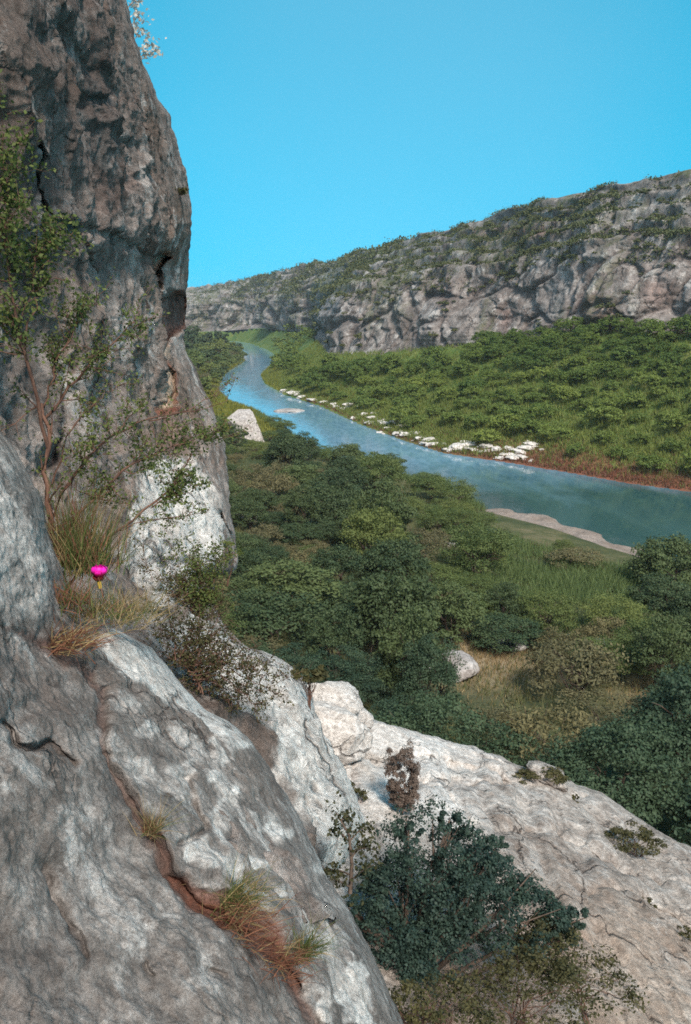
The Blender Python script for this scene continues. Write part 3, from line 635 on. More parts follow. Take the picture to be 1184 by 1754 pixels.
# ------------------------------------------------------------------ plants
def tubes(paths, sides=6):
    """paths: list of (points(n,3), radii(n)) -> one mesh of tapered tubes"""
    Vs, Fs, off = [], [], 0
    for pts, rad in paths:
        pts = np.asarray(pts, float); rad = np.asarray(rad, float); n = len(pts)
        tg = np.gradient(pts, axis=0); tg /= np.linalg.norm(tg, axis=-1, keepdims=True) + 1e-9
        ref = np.where(np.abs(tg[:, 2:3]) > .9, np.array([[1., 0, 0]]), np.array([[0, 0, 1.]]))
        a = np.cross(tg, ref); a /= np.linalg.norm(a, axis=-1, keepdims=True) + 1e-9; b = np.cross(tg, a)
        an = np.linspace(0, 2 * math.pi, sides, endpoint=False)
        ring = pts[:, None] + rad[:, None, None] * (np.cos(an)[None, :, None] * a[:, None] + np.sin(an)[None, :, None] * b[:, None])
        Vs.append(ring.reshape(-1, 3)); i = np.arange(n * sides).reshape(n, sides) + off; j = np.roll(i, -1, 1)
        Fs.append(np.stack([i[:-1], j[:-1], j[1:], i[1:]], -1).reshape(-1, 4)); off += n * sides
    return np.concatenate(Vs), np.concatenate(Fs)
def leaf_quads(c, nrm, size, r, aspect=1.8, fold=0.0):
    """diamond leaves at centres c, facing nrm"""
    n = len(c); nrm = nrm / (np.linalg.norm(nrm, axis=-1, keepdims=True) + 1e-9)
    t = r.normal(size=(n, 3)); t -= (t * nrm).sum(-1, keepdims=True) * nrm; t /= np.linalg.norm(t, axis=-1, keepdims=True) + 1e-9
    s = np.cross(nrm, t); L = np.asarray(size).reshape(-1, 1) * np.ones((n, 1)); W = L / aspect
    V = np.stack([c - t * L * .5, c + s * W * .5 + t * L * .05, c + t * L * .5, c - s * W * .5 + t * L * .05], 1)
    return V.reshape(-1, 3), np.arange(n * 4).reshape(n, 4)
def crown(seed, rad, h0, h1, nclump, per, leaf, squash=.8, low=0.25, jitter=.25, aspect=1.7):
    """leaf clumps spread through a crown's volume, with gaps between the clumps"""
    r = np.random.default_rng(seed); C = []; 
    zc, hz = (h0 + h1) / 2, (h1 - h0) / 2
    lobes = r.normal(size=(5, 3)); lobes /= np.linalg.norm(lobes, axis=-1, keepdims=True); lw = r.uniform(-.25, .3, 5)
    V, T = [], []
    for _ in range(nclump):
        d = r.normal(size=3); d /= np.linalg.norm(d)
        if d[2] < -low: d[2] = -d[2] * .5
        k = 1 + (lw * np.clip((lobes @ d), 0, 1) ** 2).sum()
        rr = r.uniform(.35, 1.0) ** .45 * k
        c = np.array([d[0] * rad * rr, d[1] * rad * rr, zc + d[2] * hz * rr]); cr = rad * r.uniform(.16, .34)
        n = int(per * r.uniform(.6, 1.4)); q_ = r.normal(size=(n, 3)); q_ /= np.linalg.norm(q_, axis=-1, keepdims=True)
        q_[:, 2] = np.where(q_[:, 2] < -.3, -q_[:, 2] * .6, q_[:, 2])
        pos = c + q_ * cr * np.array([1, 1, squash]) * r.uniform(.45, 1.05, (n, 1))
        V.append(np.c_[pos, q_ + r.normal(size=(n, 3)) * .6 + np.array([0, 0, .35])]); T.append(np.clip(r.uniform(0, 1) * .55 + r.uniform(0, .5, n), 0, 1))
    A = np.concatenate(V); tint = np.concatenate(T)
    v, f = leaf_quads(A[:, :3], A[:, 3:], leaf * r.uniform(.6, 1.35, len(A)), r, aspect)
    return v, f, np.repeat(tint, 4)
def limbs(seed, rad, h0, h1, n=7, r0=.16):
    r = np.random.default_rng(seed + 500); paths = []
    nt = r.integers(1, 4)
    for k in range(nt):
        b = np.array([r.normal() * r0, r.normal() * r0, -.3]); top = np.array([r.normal() * rad * .25, r.normal() * rad * .25, h0 + (h1 - h0) * .5])
        u = np.linspace(0, 1, 7)[:, None]; p = b * (1 - u) + top * u + r.normal(size=(7, 3)) * .06 * rad * u * (1 - u) * 3
        paths.append((p, np.linspace(r0, r0 * .4, 7)))
        for j in range(n):
            s = p[r.integers(2, 6)]; a = r.uniform(0, 6.28); e = np.array([math.cos(a) * rad * .75, math.sin(a) * rad * .75, r.uniform(h0 + .2 * (h1 - h0), h1 * .9)])
            q_ = s * (1 - u) + e * u; q_[:, 2] += np.sin(u[:, 0] * 3.1) * .1 * rad; paths.append((q_ + r.normal(size=(7, 3)) * .03 * rad, np.linspace(r0 * .45, r0 * .06, 7)))
    return tubes(paths, 5)
def tree_proto(name, label, cat, group, seed, rad, h0, h1, leafm, ncl, per, leaf, r0=.16, **kw):
    t = thing(name, label, cat, (0, 0, -500), 0, group)
    v, f = limbs(seed, rad, h0, h1, r0=r0); obj('trunk', mesh_np('trunk', v, f), B_bark, t)
    v, f, ti = crown(seed, rad, h0, h1, ncl, per, leaf, **kw); obj('crown', mesh_np('crown', v, f, {'tint': ti}, False), leafm, t)
    return t
def bush_mesh(name, seed, rad, h0, h1, ncl, per, leaf, **kw):
    v, f, ti = crown(seed, rad, h0, h1, ncl, per, leaf, **kw); return mesh_np(name, v, f, {'tint': ti}, False)
def blades(bases, dirs, lens, widths, r, bend=.5, seg=4):
    """curved ribbons: bases (n,3), initial directions, lengths -> verts, faces, tint"""
    n = len(bases); d = dirs / np.linalg.norm(dirs, axis=-1, keepdims=True)
    side = np.cross(d, r.normal(size=(n, 3))); side /= np.linalg.norm(side, axis=-1, keepdims=True) + 1e-9
    p = bases.copy(); rows_ = []; step = (lens / seg)[:, None]
    for k in range(seg + 1):
        w = (widths * (1 - k / (seg + .3)))[:, None] * .5; rows_.append(np.stack([p - side * w, p + side * w], 1))
        p = p + d * step; d = d + np.array([0, 0, -1.0]) * (bend * (k + 1) / seg) * .5 * r.uniform(.5, 1.5, (n, 1)); d /= np.linalg.norm(d, axis=-1, keepdims=True)
    V = np.stack(rows_, 1)            # n, seg+1, 2, 3
    i = np.arange(n * (seg + 1) * 2).reshape(n, seg + 1, 2)
    Fc = np.stack([i[:, :-1, 0], i[:, :-1, 1], i[:, 1:, 1], i[:, 1:, 0]], -1).reshape(-1, 4)
    return V.reshape(-1, 3), Fc, np.repeat(r.uniform(0, 1, n), (seg + 1) * 2)
def tuft(name, label, px, py, d, n, length, mats, spread=.06, lean=(0, 0, 1), width=.006, bend=.6, seed=1, group=None, cat='grass'):
    """a tuft of grass: the first material's blades are the thing, others are parts"""
    r = np.random.default_rng(seed); base = at(px, py, d)
    t = thing(name, label, cat, base, 0, group)
    for j, (pname, mt, share, ll) in enumerate(mats):
        k = max(8, int(n * share)); b = r.normal(size=(k, 3)) * spread * np.array([1, 1, .25])
        dr = np.array(lean) + r.normal(size=(k, 3)) * .55; dr[:, 2] = np.abs(dr[:, 2]) * .8 + .15
        v, f, ti = blades(b, dr, length * ll * r.uniform(.5, 1.2, k), np.full(k, width), r, bend)
        obj(pname, mesh_np(pname, v, f, {'tint': ti}), mt, t)
    return t

# ---- trees of the valley floor on our side
def visible(px, py, m=60):
    sx = np.interp(py, [p[0] for p in silC], [p[1] for p in silC]); ok = (px > sx - 50) & (px < 1184 + m * 2.5)
    eE = np.interp(px, [p[0] for p in edgeE], [p[1] for p in edgeE])
    return ok & (py < eE + 70)
def scatter(poly_test, n_try, mind_f, seed, xr, yr):
    r = np.random.default_rng(seed); P = np.stack([r.uniform(*xr, n_try), r.uniform(*yr, n_try)], -1)
    P = P[poly_test(P[:, 0], P[:, 1])]; md = mind_f(P[:, 0], P[:, 1]); keep = []
    K = np.empty((0, 3))
    for i in range(len(P)):
        if len(K) == 0 or not (((K[:, 0] - P[i, 0]) ** 2 + (K[:, 1] - P[i, 1]) ** 2) < ((K[:, 2] + md[i]) / 2) ** 2).any():
            K = np.r_[K, [[P[i, 0], P[i, 1], md[i]]]]
    return K
def region_near(x, y):
    dn, _ = dist_poly(x, y, near_w); z = ground(x, y); px, py, d = proj(np.stack([x, y, z + 2], -1)); df, _ = dist_poly(x, y, far_w)
    ok = (~inside(x, y, river_poly)) & (dn > 2.0) & (dn < df) & visible(px, py) & (d > 35)
    reeds = poly_mask(px, py, [(850, 905), (1000, 950), (1130, 980), (1120, 1060), (960, 1050), (860, 1040), (820, 980)], 10) > .5
    clear = (((px - 830) / 120) ** 2 + ((py - 1140) / 56) ** 2 < 1) | (((px - 1145) / 60) ** 2 + ((py - 1195) / 32) ** 2 < 1) | (((px - 420) / 45) ** 2 + ((py - 725) / 40) ** 2 < 1)
    clear |= (px < 460) & (py < 735) & (py > 672)
    bar_ = ((px > 780) & (dn < 19)) | ((px > 980) & (dn < 24))
    return ok & ~reeds & ~clear & ~bar_
K = np.r_[scatter(region_near, 30000, lambda x, y: 4.6 + 2.4 * (noise(np.stack([x / 25, y / 25, 0 * x], -1), 301) > .0) + np.maximum(y - 130, 0) * .02, 11, (-75, 95), (38, 300)),
          scatter(region_near, 4000, lambda x, y: 11 + 0 * x, 12, (-200, 20), (300, 900))]
KX, KY, KD = proj(np.c_[K[:, 0], K[:, 1], ground(K[:, 0], K[:, 1]) + 2])
print("near trees", len(K))
near_kinds = {}
def near_kind(kind, place):
    if (kind, place) not in near_kinds:
        words = {'oak': 'dark green rounded oak', 'mesquite': 'light green feathery mesquite', 'scrub': 'low olive brown scrub bush'}[kind]
        where = {'slab': 'growing just beyond the edge of the white slab', 'bank': 'in the thicket along the near river bank', 'middle': 'in the thicket between cliff and river', 'upstream': 'far upstream on the left bank'}[place]
        L = []
        for s in range(4):
            sd_ = 1000 + s * 7 + {'oak': 0, 'mesquite': 100, 'scrub': 200}[kind]
            lab = f"{words} {where}"; grp = f"{words}s {where}".replace('bushs', 'bushes')
            far_ = place == 'upstream'
            if kind == 'oak': t = tree_proto('oak_tree', lab, 'tree', grp, sd_, 3.0 * (1, .85, 1.1, .9)[s], .0, (4.4, 5.6, 4.0, 5.2)[s], L_oakd if place == 'slab' else L_oak, 115 if not far_ else 34, (150 if place == 'slab' else 92) if not far_ else 30, (.14 if place == 'slab' else .21) if not far_ else .8, low=.5)
            elif kind == 'mesquite': t = tree_proto('mesquite_tree', lab, 'tree', grp, sd_, 3.0, .0, 4.6, L_mesq, 110 if not far_ else 34, 92 if not far_ else 30, .19 if not far_ else .8, aspect=2.4, squash=.6, low=.5)
            else: t = tree_proto('scrub_bush', lab, 'bush', grp, sd_, 2.6, .0, 3.0, L_dry, 64, 60, .20, r0=.06, aspect=2.2, low=.5)
            L.append([t, False])
        near_kinds[(kind, place)] = L
    return near_kinds[(kind, place)]
def place_proto(L, i, loc, rz, sc):
    e = L[i % len(L)]
    o = e[0] if not e[1] else copy_tree(e[0]); e[1] = True
    o.location = loc; o.rotation_euler = (0, 0, rz); o.scale = sc; return o
for i in range(len(K)):
    x, y, md = K[i]; z = float(ground(x, y)); px, py, d = KX[i], KY[i], KD[i]
    eE = np.interp(px, [p[0] for p in edgeE], [p[1] for p in edgeE])
    dn, _ = dist_poly(np.array([x]), np.array([y]), near_w)
    place = 'upstream' if d > 330 else ('slab' if d < 72 else ('bank' if dn[0] < 22 else 'middle'))
    light = noise(np.array([[x / 35, y / 35, 0.]]), 311)[0] + .35 * (dn[0] < 25) - .25 * (d < 80) + R.uniform(-.3, .3)
    kind = 'mesquite' if light > .22 else 'oak'
    if R.random() < .22: kind = 'scrub'
    s = md / 5.0 * R.uniform(.85, 1.2) * (1 if d < 330 else 1.1)
    if ((px - 425) / 62) ** 2 + ((py - 775) / 52) ** 2 < 1: s *= .5          # only low growth in front of the standing block
    if ((px - 770) / 60) ** 2 + ((py - 1165) / 42) ** 2 < 1: s *= .6
    if 860 < px < 1010 and py < 945: s *= .4
    if d < 90: s *= 1.12
    if dn[0] < 9: s *= .6
    elif dn[0] < 18: s *= .8
    place_proto(near_kind(kind, place), R.randrange(4), (x, y, z - .1), R.uniform(0, 6.28), (s * R.uniform(.95, 1.2), s * R.uniform(.95, 1.2), s * R.uniform(.5, 1.0 if dn[0] < 18 else 1.3)))

# ---- bushes and trees on the far slope
def region_far(x, y):
    z = ground(x, y); px, py, d = proj(np.stack([x, y, z + 2], -1)); df, _ = dist_poly(x, y, far_w); sx = np.interp(py, [p[0] for p in silC], [p[1] for p in silC])
    return inside(x, y, slope_poly) & ~inside(x, y, river_poly) & (df > 7) & (px > sx - 10) & (px < 1290) & (d < 1050)
dens_f = lambda x, y: np.clip(4.3 + 3.4 * noise(np.stack([x / 28, y / 28, 0 * x], -1), 321) + np.maximum(y - 330, 0) * .03 + 6.0 * np.exp(-(dist_poly(x, y, far_w)[0] / 26.0) ** 2), 4.0, 40)
KF = np.r_[scatter(lambda x, y: region_far(x, y) & (y < 520), 24000, dens_f, 13, (-80, 170), (150, 520)), scatter(lambda x, y: region_far(x, y) & (y >= 520), 5000, lambda x, y: 8.0 + y * .004, 14, (-150, 40), (520, 900))]
print("far bushes", len(KF))
far_protos = {}
def far_proto(kind):
    if kind not in far_protos:
        info = {'tree': ('slope_tree', 'bushy dark green tree below the far grey cliff', 'tree', 'trees at the foot of the far cliff'),
                'bush': ('slope_bush', 'bright green bush on the grassy slope across the river', 'bush', 'bushes on the slope across the river'),
                'dist': ('thicket_bush', 'small green bush on the distant bend of the far bank', 'bush', 'bushes on the distant bend of the far bank')}[kind]
        L = []
        for s in range(4):
            me = {'tree': lambda: bush_mesh('slope_tree', 2000 + s, 3.6, .0, 5.4, 64, 46, .46, low=.5), 'bush': lambda: bush_mesh('slope_bush', 2100 + s, 3.0, 0, 3.6, 52, 44, .38, low=.5),
                  'dist': lambda: bush_mesh('thicket_bush', 2200 + s, 3.2, 0, 4.4, 30, 28, .8, low=.5)}[kind]()
            o = obj(info[0], me, L_far if kind != 'tree' else L_far2, loc=(0, 0, -500)); tag(o, info[1], info[2], info[3]); L.append([o, False])
        far_protos[kind] = L
    return far_protos[kind]
L_far2 = leafmat("slope_tree_leaves", (.036, .080, .016), (.115, .165, .040), .25, .8)
for x, y, md in KF:
    z = float(ground(x, y)); db, _ = dist_poly(np.array([x]), np.array([y]), base_w); d = math.hypot(x, y)
    PXk = proj(np.array([x, y, z]))[0]
    if db[0] < 13 and PXk < 800 and d < 600: continue
    kind = 'dist' if d > 520 else ('tree' if db[0] < 30 + R.uniform(-12, 12) else 'bush')
    s = min(md / 4.6, 1.4) * R.uniform(.6, 1.25) * (.95 if kind == 'tree' else 1); place_proto(far_proto(kind), R.randrange(4), (x, y, z - .15), R.uniform(0, 6.28), (s, s * R.uniform(.85, 1.15), s * R.uniform(.75, 1.1)))

# ---- scrub on the far cliff: ledges and the stepped slope above
NRr, NCc = Pw.shape[:2]
r = np.random.default_rng(31); cand = []
pxp, pyp, dp = proj(Pw)
cl_proto = []
for s in range(5):
    o = obj('cliff_shrub', bush_mesh('cliff_shrub', 2300 + s, 1.0, -.2, 1.3, 22, 22, .26, low=.1), L_cliff, loc=(0, 0, -500))
    tag(o, 'dull green shrub rooted among the rocks of the far canyon wall', 'shrub', 'shrubs on the far canyon wall'); cl_proto.append([o, False])
cnt = 0; placed = np.empty((0, 2))
for _ in range(9000):
    i, j = r.integers(6, NRr - 5), r.integers(60, NCc - 160)
    px, py, d = pxp[i, j], pyp[i, j], dp[i, j]
    if not (330 < px < 1260 and d < 640): continue
    pz = zone[i, j]
    if pz == 2 or (pz == 1 and tt[i, j] > .76): continue
    prob = 0.06 if pz == 0 else (.9 if pz == 1 else .2)
    if pz == 0 and tt[i, j] > .85: prob = .5
    if pz == 0 and noise(np.array([[px / 26., py / 90., 2.]]), 5)[0] > .35: prob = .5     # gullies
    if r.random() > prob * np.clip(.6 + noise(Pw[i, j][None] / 20., 333)[0] * 1.2, .05, 1): continue
    s = r.uniform(1.1, 2.9) * np.clip(d / 380, .8, 1.5); sp = s * 1480 / d
    if len(placed) and (((placed[:, 0] - px) ** 2 + (placed[:, 1] - py) ** 2) < (sp * .95) ** 2).any(): continue
    placed = np.r_[placed, [[px, py]]]
    place_proto(cl_proto, r.integers(5), tuple(Pw[i, j] + np.array([0, 0, -.1])), r.uniform(0, 6.28), (s, s, s * r.uniform(.7, 1.05))); cnt += 1
    if cnt >= 290: break
print("cliff shrubs", cnt)
# low scrub between the shrubs, too dense to count
pos = []
for _ in range(40000):
    i, j = r.integers(nA - 14, NRr - 5), r.integers(60, NCc - 160)
    if not (330 < pxp[i, j] < 1290 and dp[i, j] < 620) or zone[i, j] == 2 or (zone[i, j] == 1 and tt[i, j] > .92): continue
    if zone[i, j] == 0 and r.random() > .3: continue
    if noise(Pw[i, j][None] / 16., 345)[0] + r.uniform(-.3, .3) < .05: continue
    pos.append(Pw[i, j])
    if len(pos) > 3600: break
pos = np.array(pos); k = 12; c = np.repeat(pos, k, 0) + r.normal(size=(len(pos) * k, 3)) * np.array([.8, .8, .45]) + np.array([0, 0, .3]); q_ = r.normal(size=c.shape) + np.array([0, -.3, .7])
v, f = leaf_quads(c, q_, r.uniform(.45, 1.1, len(c)), r, 1.4)
tag(obj("slope_scrub", mesh_np("slope_scrub", v, f, {'tint': np.repeat(np.clip(np.repeat(r.uniform(0, .7, len(pos)), k) + r.uniform(0, .3, len(c)), 0, 1), 4)}, False), L_cliff), 'low olive scrub covering the stepped slope above the far cliff', 'scrub', kind='stuff')
# far-off brush that reads as one mass
pos = []
for _ in range(30000):
    i, j = r.integers(10, NRr - 4), r.integers(60, NCc - 20)
    if not (dp[i, j] >= 560 and 300 < pxp[i, j] < 700): continue
    if zone[i, j] == 0 and r.random() > .12: continue
    if noise(Pw[i, j][None] / 45., 341)[0] + r.uniform(-.3, .3) < 0: continue
    pos.append(Pw[i, j]); 
    if len(pos) > 2600: break
pos = np.array(pos)
if len(pos):
    k = 14; c = np.repeat(pos, k, 0) + r.normal(size=(len(pos) * k, 3)) * np.array([2.6, 2.6, 1.2]); q_ = r.normal(size=c.shape) + np.array([0, 0, .7])
    v, f = leaf_quads(c, q_, r.uniform(1.0, 2.4, len(c)), r, 1.3)
    tag(obj("distant_brush", mesh_np("distant_brush", v, f, {'tint': np.repeat(r.uniform(0, 1, len(c)), 4)}, False), L_cliff), 'dull green brush covering the distant mesa slopes', 'brush', kind='stuff')

# ---- grass on both banks (uncountable)
def grass_field(name, label, test, n, xr, yr, hgt, width, mat, seed, per=3):
    r = np.random.default_rng(seed); x = r.uniform(*xr, n); y = r.uniform(*yr, n); ok = test(x, y, r); x, y = x[ok], y[ok]
    b = np.repeat(np.c_[x, y, ground(x, y) - .05], per, 0) + r.normal(size=(len(x) * per, 3)) * np.array([.35, .35, 0]); d = r.normal(size=b.shape) * .35 + np.array([0, 0, 1])
    v, f, ti = blades(b, d, hgt * r.uniform(.5, 1.25, len(b)), np.full(len(b), width), r, .5, 2)
    print(name, len(b))
    return tag(obj(name, mesh_np(name, v, f, {'tint': ti}), mat), label, 'grass', kind='stuff')
def t_far(x, y, r):
    df, _ = dist_poly(x, y, far_w); px, py, d = proj(np.c_[x, y, ground(x, y)])
    return inside(x, y, slope_poly) & (df > 1.2) & (px > 380) & (px < 1300) & (r.random(len(x)) < np.exp(-df / 38.) * np.clip(260 / d, .2, 1) ** 1.2 * (1 - .9 * smooth(720, 930, px) * smooth(15, 8, df)))
grass_field("riverside_grass", "bright green grass covering the slope across the river", t_far, 420000, (-90, 180), (150, 560), 1.5, .30, L_grass, 41)
def t_farred(x, y, r):
    df, _ = dist_poly(x, y, far_w); px, py, d = proj(np.c_[x, y, ground(x, y)])
    return inside(x, y, slope_poly) & (df > .3) & (df < 18) & (px > 520) & (px < 1300) & (r.random(len(x)) < np.exp(-df / 6.0) * (.25 + .75 * smooth(700, 960, px)))
grass_field("reddish_reeds", "reddish brown dead reeds along the far waterline", t_farred, 420000, (-30, 180), (150, 480), 1.0, .2, L_red, 43)
def t_reed(x, y, r):
    dn, _ = dist_poly(x, y, near_w); px, py, d = proj(np.c_[x, y, ground(x, y)]); inr = inside(x, y, river_poly)
    band = poly_mask(px, py, [(820, 915), (960, 962), (1100, 995), (1250, 1020), (1250, 1090), (1100, 1075), (960, 1075), (860, 1060), (780, 990), (760, 900)], 45) > r.random(len(x))
    edge_ = (dn < 5) & (r.random(len(x)) < .5) & (px > 440) & (px < 830)
    band = band * (noise(np.stack([x / 9, y / 9, 0 * x], -1), 351) > -.28)
    return ~inr & (dn > .4) & (d > 60) & (d < 420) & (px > 350) & (px < 1350) & (band | edge_) & ~(poly_mask(px, py, bar_poly_px, 6) > .4)
grass_field("river_reeds", "pale green reeds between the near thicket and the gravel bar", t_reed, 420000, (-60, 110), (70, 420), 1.7, .15, L_reed, 45)
def t_under(x, y, r):
    dn, _ = dist_poly(x, y, near_w); px, py, d = proj(np.c_[x, y, ground(x, y)])
    return ~inside(x, y, river_poly) & (dn > .6) & (d > 38) & (d < 300) & visible(px, py) & ~(poly_mask(px, py, bar_poly_px, 8) > .5) & (r.random(len(x)) < .6 + noise(np.stack([x / 12, y / 12, 0 * x], -1), 353))
L_under = leafmat("undergrowth_leaves", (.05, .075, .030), (.17, .165, .075), .3, .4)
grass_field("undergrowth", "mixed green and straw undergrowth between the near trees", t_under, 110000, (-75, 110), (38, 300), .9, .10, L_under, 46)
def t_dry(x, y, r):
    dn, _ = dist_poly(x, y, near_w); px, py, d = proj(np.c_[x, y, ground(x, y)])
    m = np.exp(-(((px - 840) / 110) ** 2 + ((py - 1125) / 50) ** 2)) + .8 * np.exp(-(((px - 1140) / 70) ** 2 + ((py - 1190) / 40) ** 2))
    return ~inside(x, y, river_poly) & (d > 45) & (d < 160) & (r.random(len(x)) < m)
grass_field("dry_meadow_grass", "tan dry grass in the clearing beside the grey boulder", t_dry, 90000, (0, 70), (50, 130), .5, .06, L_straw, 47)
def t_up(x, y, r):
    dn, _ = dist_poly(x, y, near_w); px, py, d = proj(np.c_[x, y, ground(x, y)])
    return ~inside(x, y, river_poly) & (dn > .5) & (d > 260) & (d < 700) & (px > 310) & (px < 480) & (dn < 60)
L_yel = leafmat("yellow_green_grass", (.11, .13, .020), (.22, .22, .045), .35, .3)
grass_field("bank_grass", "yellow green grass on the near bank behind the pale boulder", t_up, 60000, (-160, -20), (250, 700), 1.4, .4, L_yel, 49)

# ---- rocks in the valley
def put_rock(name, label, px, py, size, seed, white, group=None, rz=0, mesh=None, sink=.25, cat='rock', **kw):
    P, ok = on_ground(px, py); o = obj(name, mesh or boulder_mesh(name, seed, white=white, **kw), M_rock, loc=P[0] + np.array([0, 0, size[2] * (1 - sink * 2) ]))
    o.scale = size; o.rotation_euler = (0, 0, rz); return tag(o, label, cat, group)
# the tall pale block standing above the near trees
P, ok = on_ground(428, 752); d_b = float(proj(P)[2][0]); k_b = d_b / 1480
import bmesh
bb = bmesh.new(); cen = at(420, 735, d_b)
for px, py, dz in [(389, 716, 4), (400, 726, -14), (419, 718, -16), (433, 705, 4), (408, 701, 12), (428, 700, 16), (455, 760, -8), (428, 772, -18), (406, 765, -15), (398, 760, 4), (450, 756, 20), (404, 752, 24), (392, 722, 14)]:
    bb.verts.new(at(px, py, d_b + dz * k_b) - cen)
bmesh.ops.convex_hull(bb, input=bb.verts[:]); bmesh.ops.subdivide_edges(bb, edges=bb.edges[:], cuts=7, use_grid_fill=True); bmesh.ops.triangulate(bb, faces=bb.faces[:])
bb.verts.index_update(); V = np.array([v.co[:] for v in bb.verts]); T = np.array([[v.index for v in f.verts] for f in bb.faces]); bb.free()
V = V * (1 + .035 * fbm(V / 2.2, 4, 55))[:, None]
lx = (V[:, 0] / k_b + .55 * V[:, 2] / k_b); rv = smooth(-14, -22, lx) * smooth(14, 4, V[:, 2] / k_b)
o = obj('standing_boulder', mesh_np('standing_boulder', V, T, {'white': .45 + 0 * rv, 'rust': rv * .85, 'tan': 0 * rv, 'dark': .3 * rv}, False), M_rock, loc=cen)
tag(o, 'tall pale block of rock leaning above the trees on the near bank', 'boulder')
put_rock('grey_boulder', 'smooth grey boulder lying in the clearing among the dark trees', 772, 1152, (2.4, 2.7, 1.4), 6, 0, rz=.7, cut=4, rough=.16, sink=.36, cat='boulder')
put_rock('clearing_rock', 'flat pale grey rock in the dry grass beyond the grey boulder', 872, 1110, (1.9, 1.5, .5), 7, .3, cut=2, rough=.1)
put_rock('pale_rock', 'small pale rock among the dark trees at the right', 1020, 1112, (1.4, 1.1, .7), 8, .6, cut=2, rough=.1)
put_rock('thicket_rock', 'small grey rock half hidden in the middle of the near thicket', 778, 940, (1.6, 1.3, .9), 9, .1, cut=2, rough=.1)
put_rock('shore_rock', 'pale rock at the foot of the cliff wall beside the thicket', 425, 890, (3.0, 2.0, .8), 10, .4, cut=2, rough=.12)
put_rock('slope_rock', 'lone white block high on the green slope under the far cliff', 1010, 612, (1.5, 1.3, 1.0), 12, .5, cut=3, rough=.1)
P0 = at_z(495, 704, WZ); o = obj('river_rock', boulder_mesh('river_rock', 14, white=.1, cut=2), M_rock, loc=P0); o.scale = (6, 5, .9); tag(o, 'flat grey rock islet in the middle of the river', 'rock')
# white rocks along the far waterline
wr = [boulder_mesh('white_rock', 60 + k, 4, .34, .4, 6, .75) for k in range(4)]
spots = [(490, 671, 10), (505, 675, 14), (520, 680, 12), (538, 686, 12), (556, 690, 10), (572, 694, 9), (600, 696, 16), (612, 697, 10), (590, 702, 9), (625, 712, 10), (640, 718, 14), (632, 726, 12), (655, 722, 10), (662, 728, 12), (676, 726, 12), (690, 732, 10), (668, 736, 10),
         (684, 744, 14), (700, 748, 16), (714, 744, 12), (722, 752, 16), (736, 756, 16), (742, 764, 14), (728, 762, 10), (770, 772, 14), (786, 768, 18), (802, 766, 16), (812, 772, 12), (838, 768, 16), (852, 773, 12), (866, 782, 14), (880, 784, 18), (890, 776, 16), (902, 768, 20), (912, 764, 16), (896, 787, 12), (858, 786, 12), (606, 718, 8), (650, 742, 8)]
r2 = random.Random(5)
WM = limestone("white_river_rock", .5, bumpd=.05, brown=.1, grey=((.2, .19, .18), (.40, .385, .37), (.6, .58, .56)), white=(.70, .685, .67))
for k, (px, py, w) in enumerate(spots):
    P, ok = on_ground(px, py); P = P[0] if P[0][2] > WZ - .2 else at_z(px, py, WZ + .1)
    d = proj(P)[2]; s = w * d / 1480 * .8
    o = obj('white_rock', wr[k % 4], WM, loc=P + np.array([0, 0, .1])); o.scale = (s, s * r2.uniform(.8, 1.3), s * r2.uniform(.28, .5)); o.rotation_euler = (0, 0, r2.uniform(0, 6))
    tag(o, 'bleached white rock at the waterline of the far bank', 'rock', 'white rocks along the far waterline')
    for _ in range(4):
        c = o.copy(); COL.objects.link(c); f = r2.uniform(.22, .6); c.scale = (s * f, s * f * r2.uniform(.7, 1.4), s * f * r2.uniform(.3, .6)); c.rotation_euler = (0, 0, r2.uniform(0, 6))
        a = r2.gauss(0, 1.4) * s; b = r2.gauss(0, .55) * s; lx, ly = P[0] - .40 * a + .915 * b, P[1] + .915 * a + .40 * b
        c.location = (lx, ly, max(float(ground(lx, ly)), WZ) + .05)

# ---- boulders at the top of the white slab
def near_rock(name, label, px, py, d, size, seed, rot=(0, 0, 0), white=.9, mat=None, **kw):
    o = obj(name, boulder_mesh(name, seed, 5, white=white, **kw), mat or M_slab, loc=at(px, py, d)); k = d / 1480
    o.scale = (size[0] * k, size[1] * k, size[2] * k); o.rotation_euler = rot; return tag(o, label, 'boulder')
near_rock('rounded_boulder', 'rounded white boulder topmost on the upper end of the slab', 566, 1200, 21.5, (50, 50, 30), 21, (.1, .22, .3), cut=4, rough=.16, box=.55)
near_rock('low_boulder', 'low white boulder in front of the rounded boulder on the slab', 572, 1254, 20.6, (64, 55, 42), 22, (.1, .3, .2), cut=4, rough=.18, box=.55)
near_rock('wedge_boulder', 'small white wedge of rock at the right of the rounded boulder', 619, 1230, 21.8, (24, 24, 16), 23, (0, .5, 0), cut=5, rough=.14)
near_rock('domed_boulder', 'white domed rock at the slab edge right of the wedge', 650, 1274, 22.0, (54, 54, 22), 24, (0, .15, 0), cut=4, rough=.18, box=.5)
near_rock('edge_boulder', 'pale flat topped rock behind the grass tuft on the slab edge', 940, 1328, 25.8, (40, 36, 16), 25, (0, .35, 0), cut=4, rough=.16, white=.5)

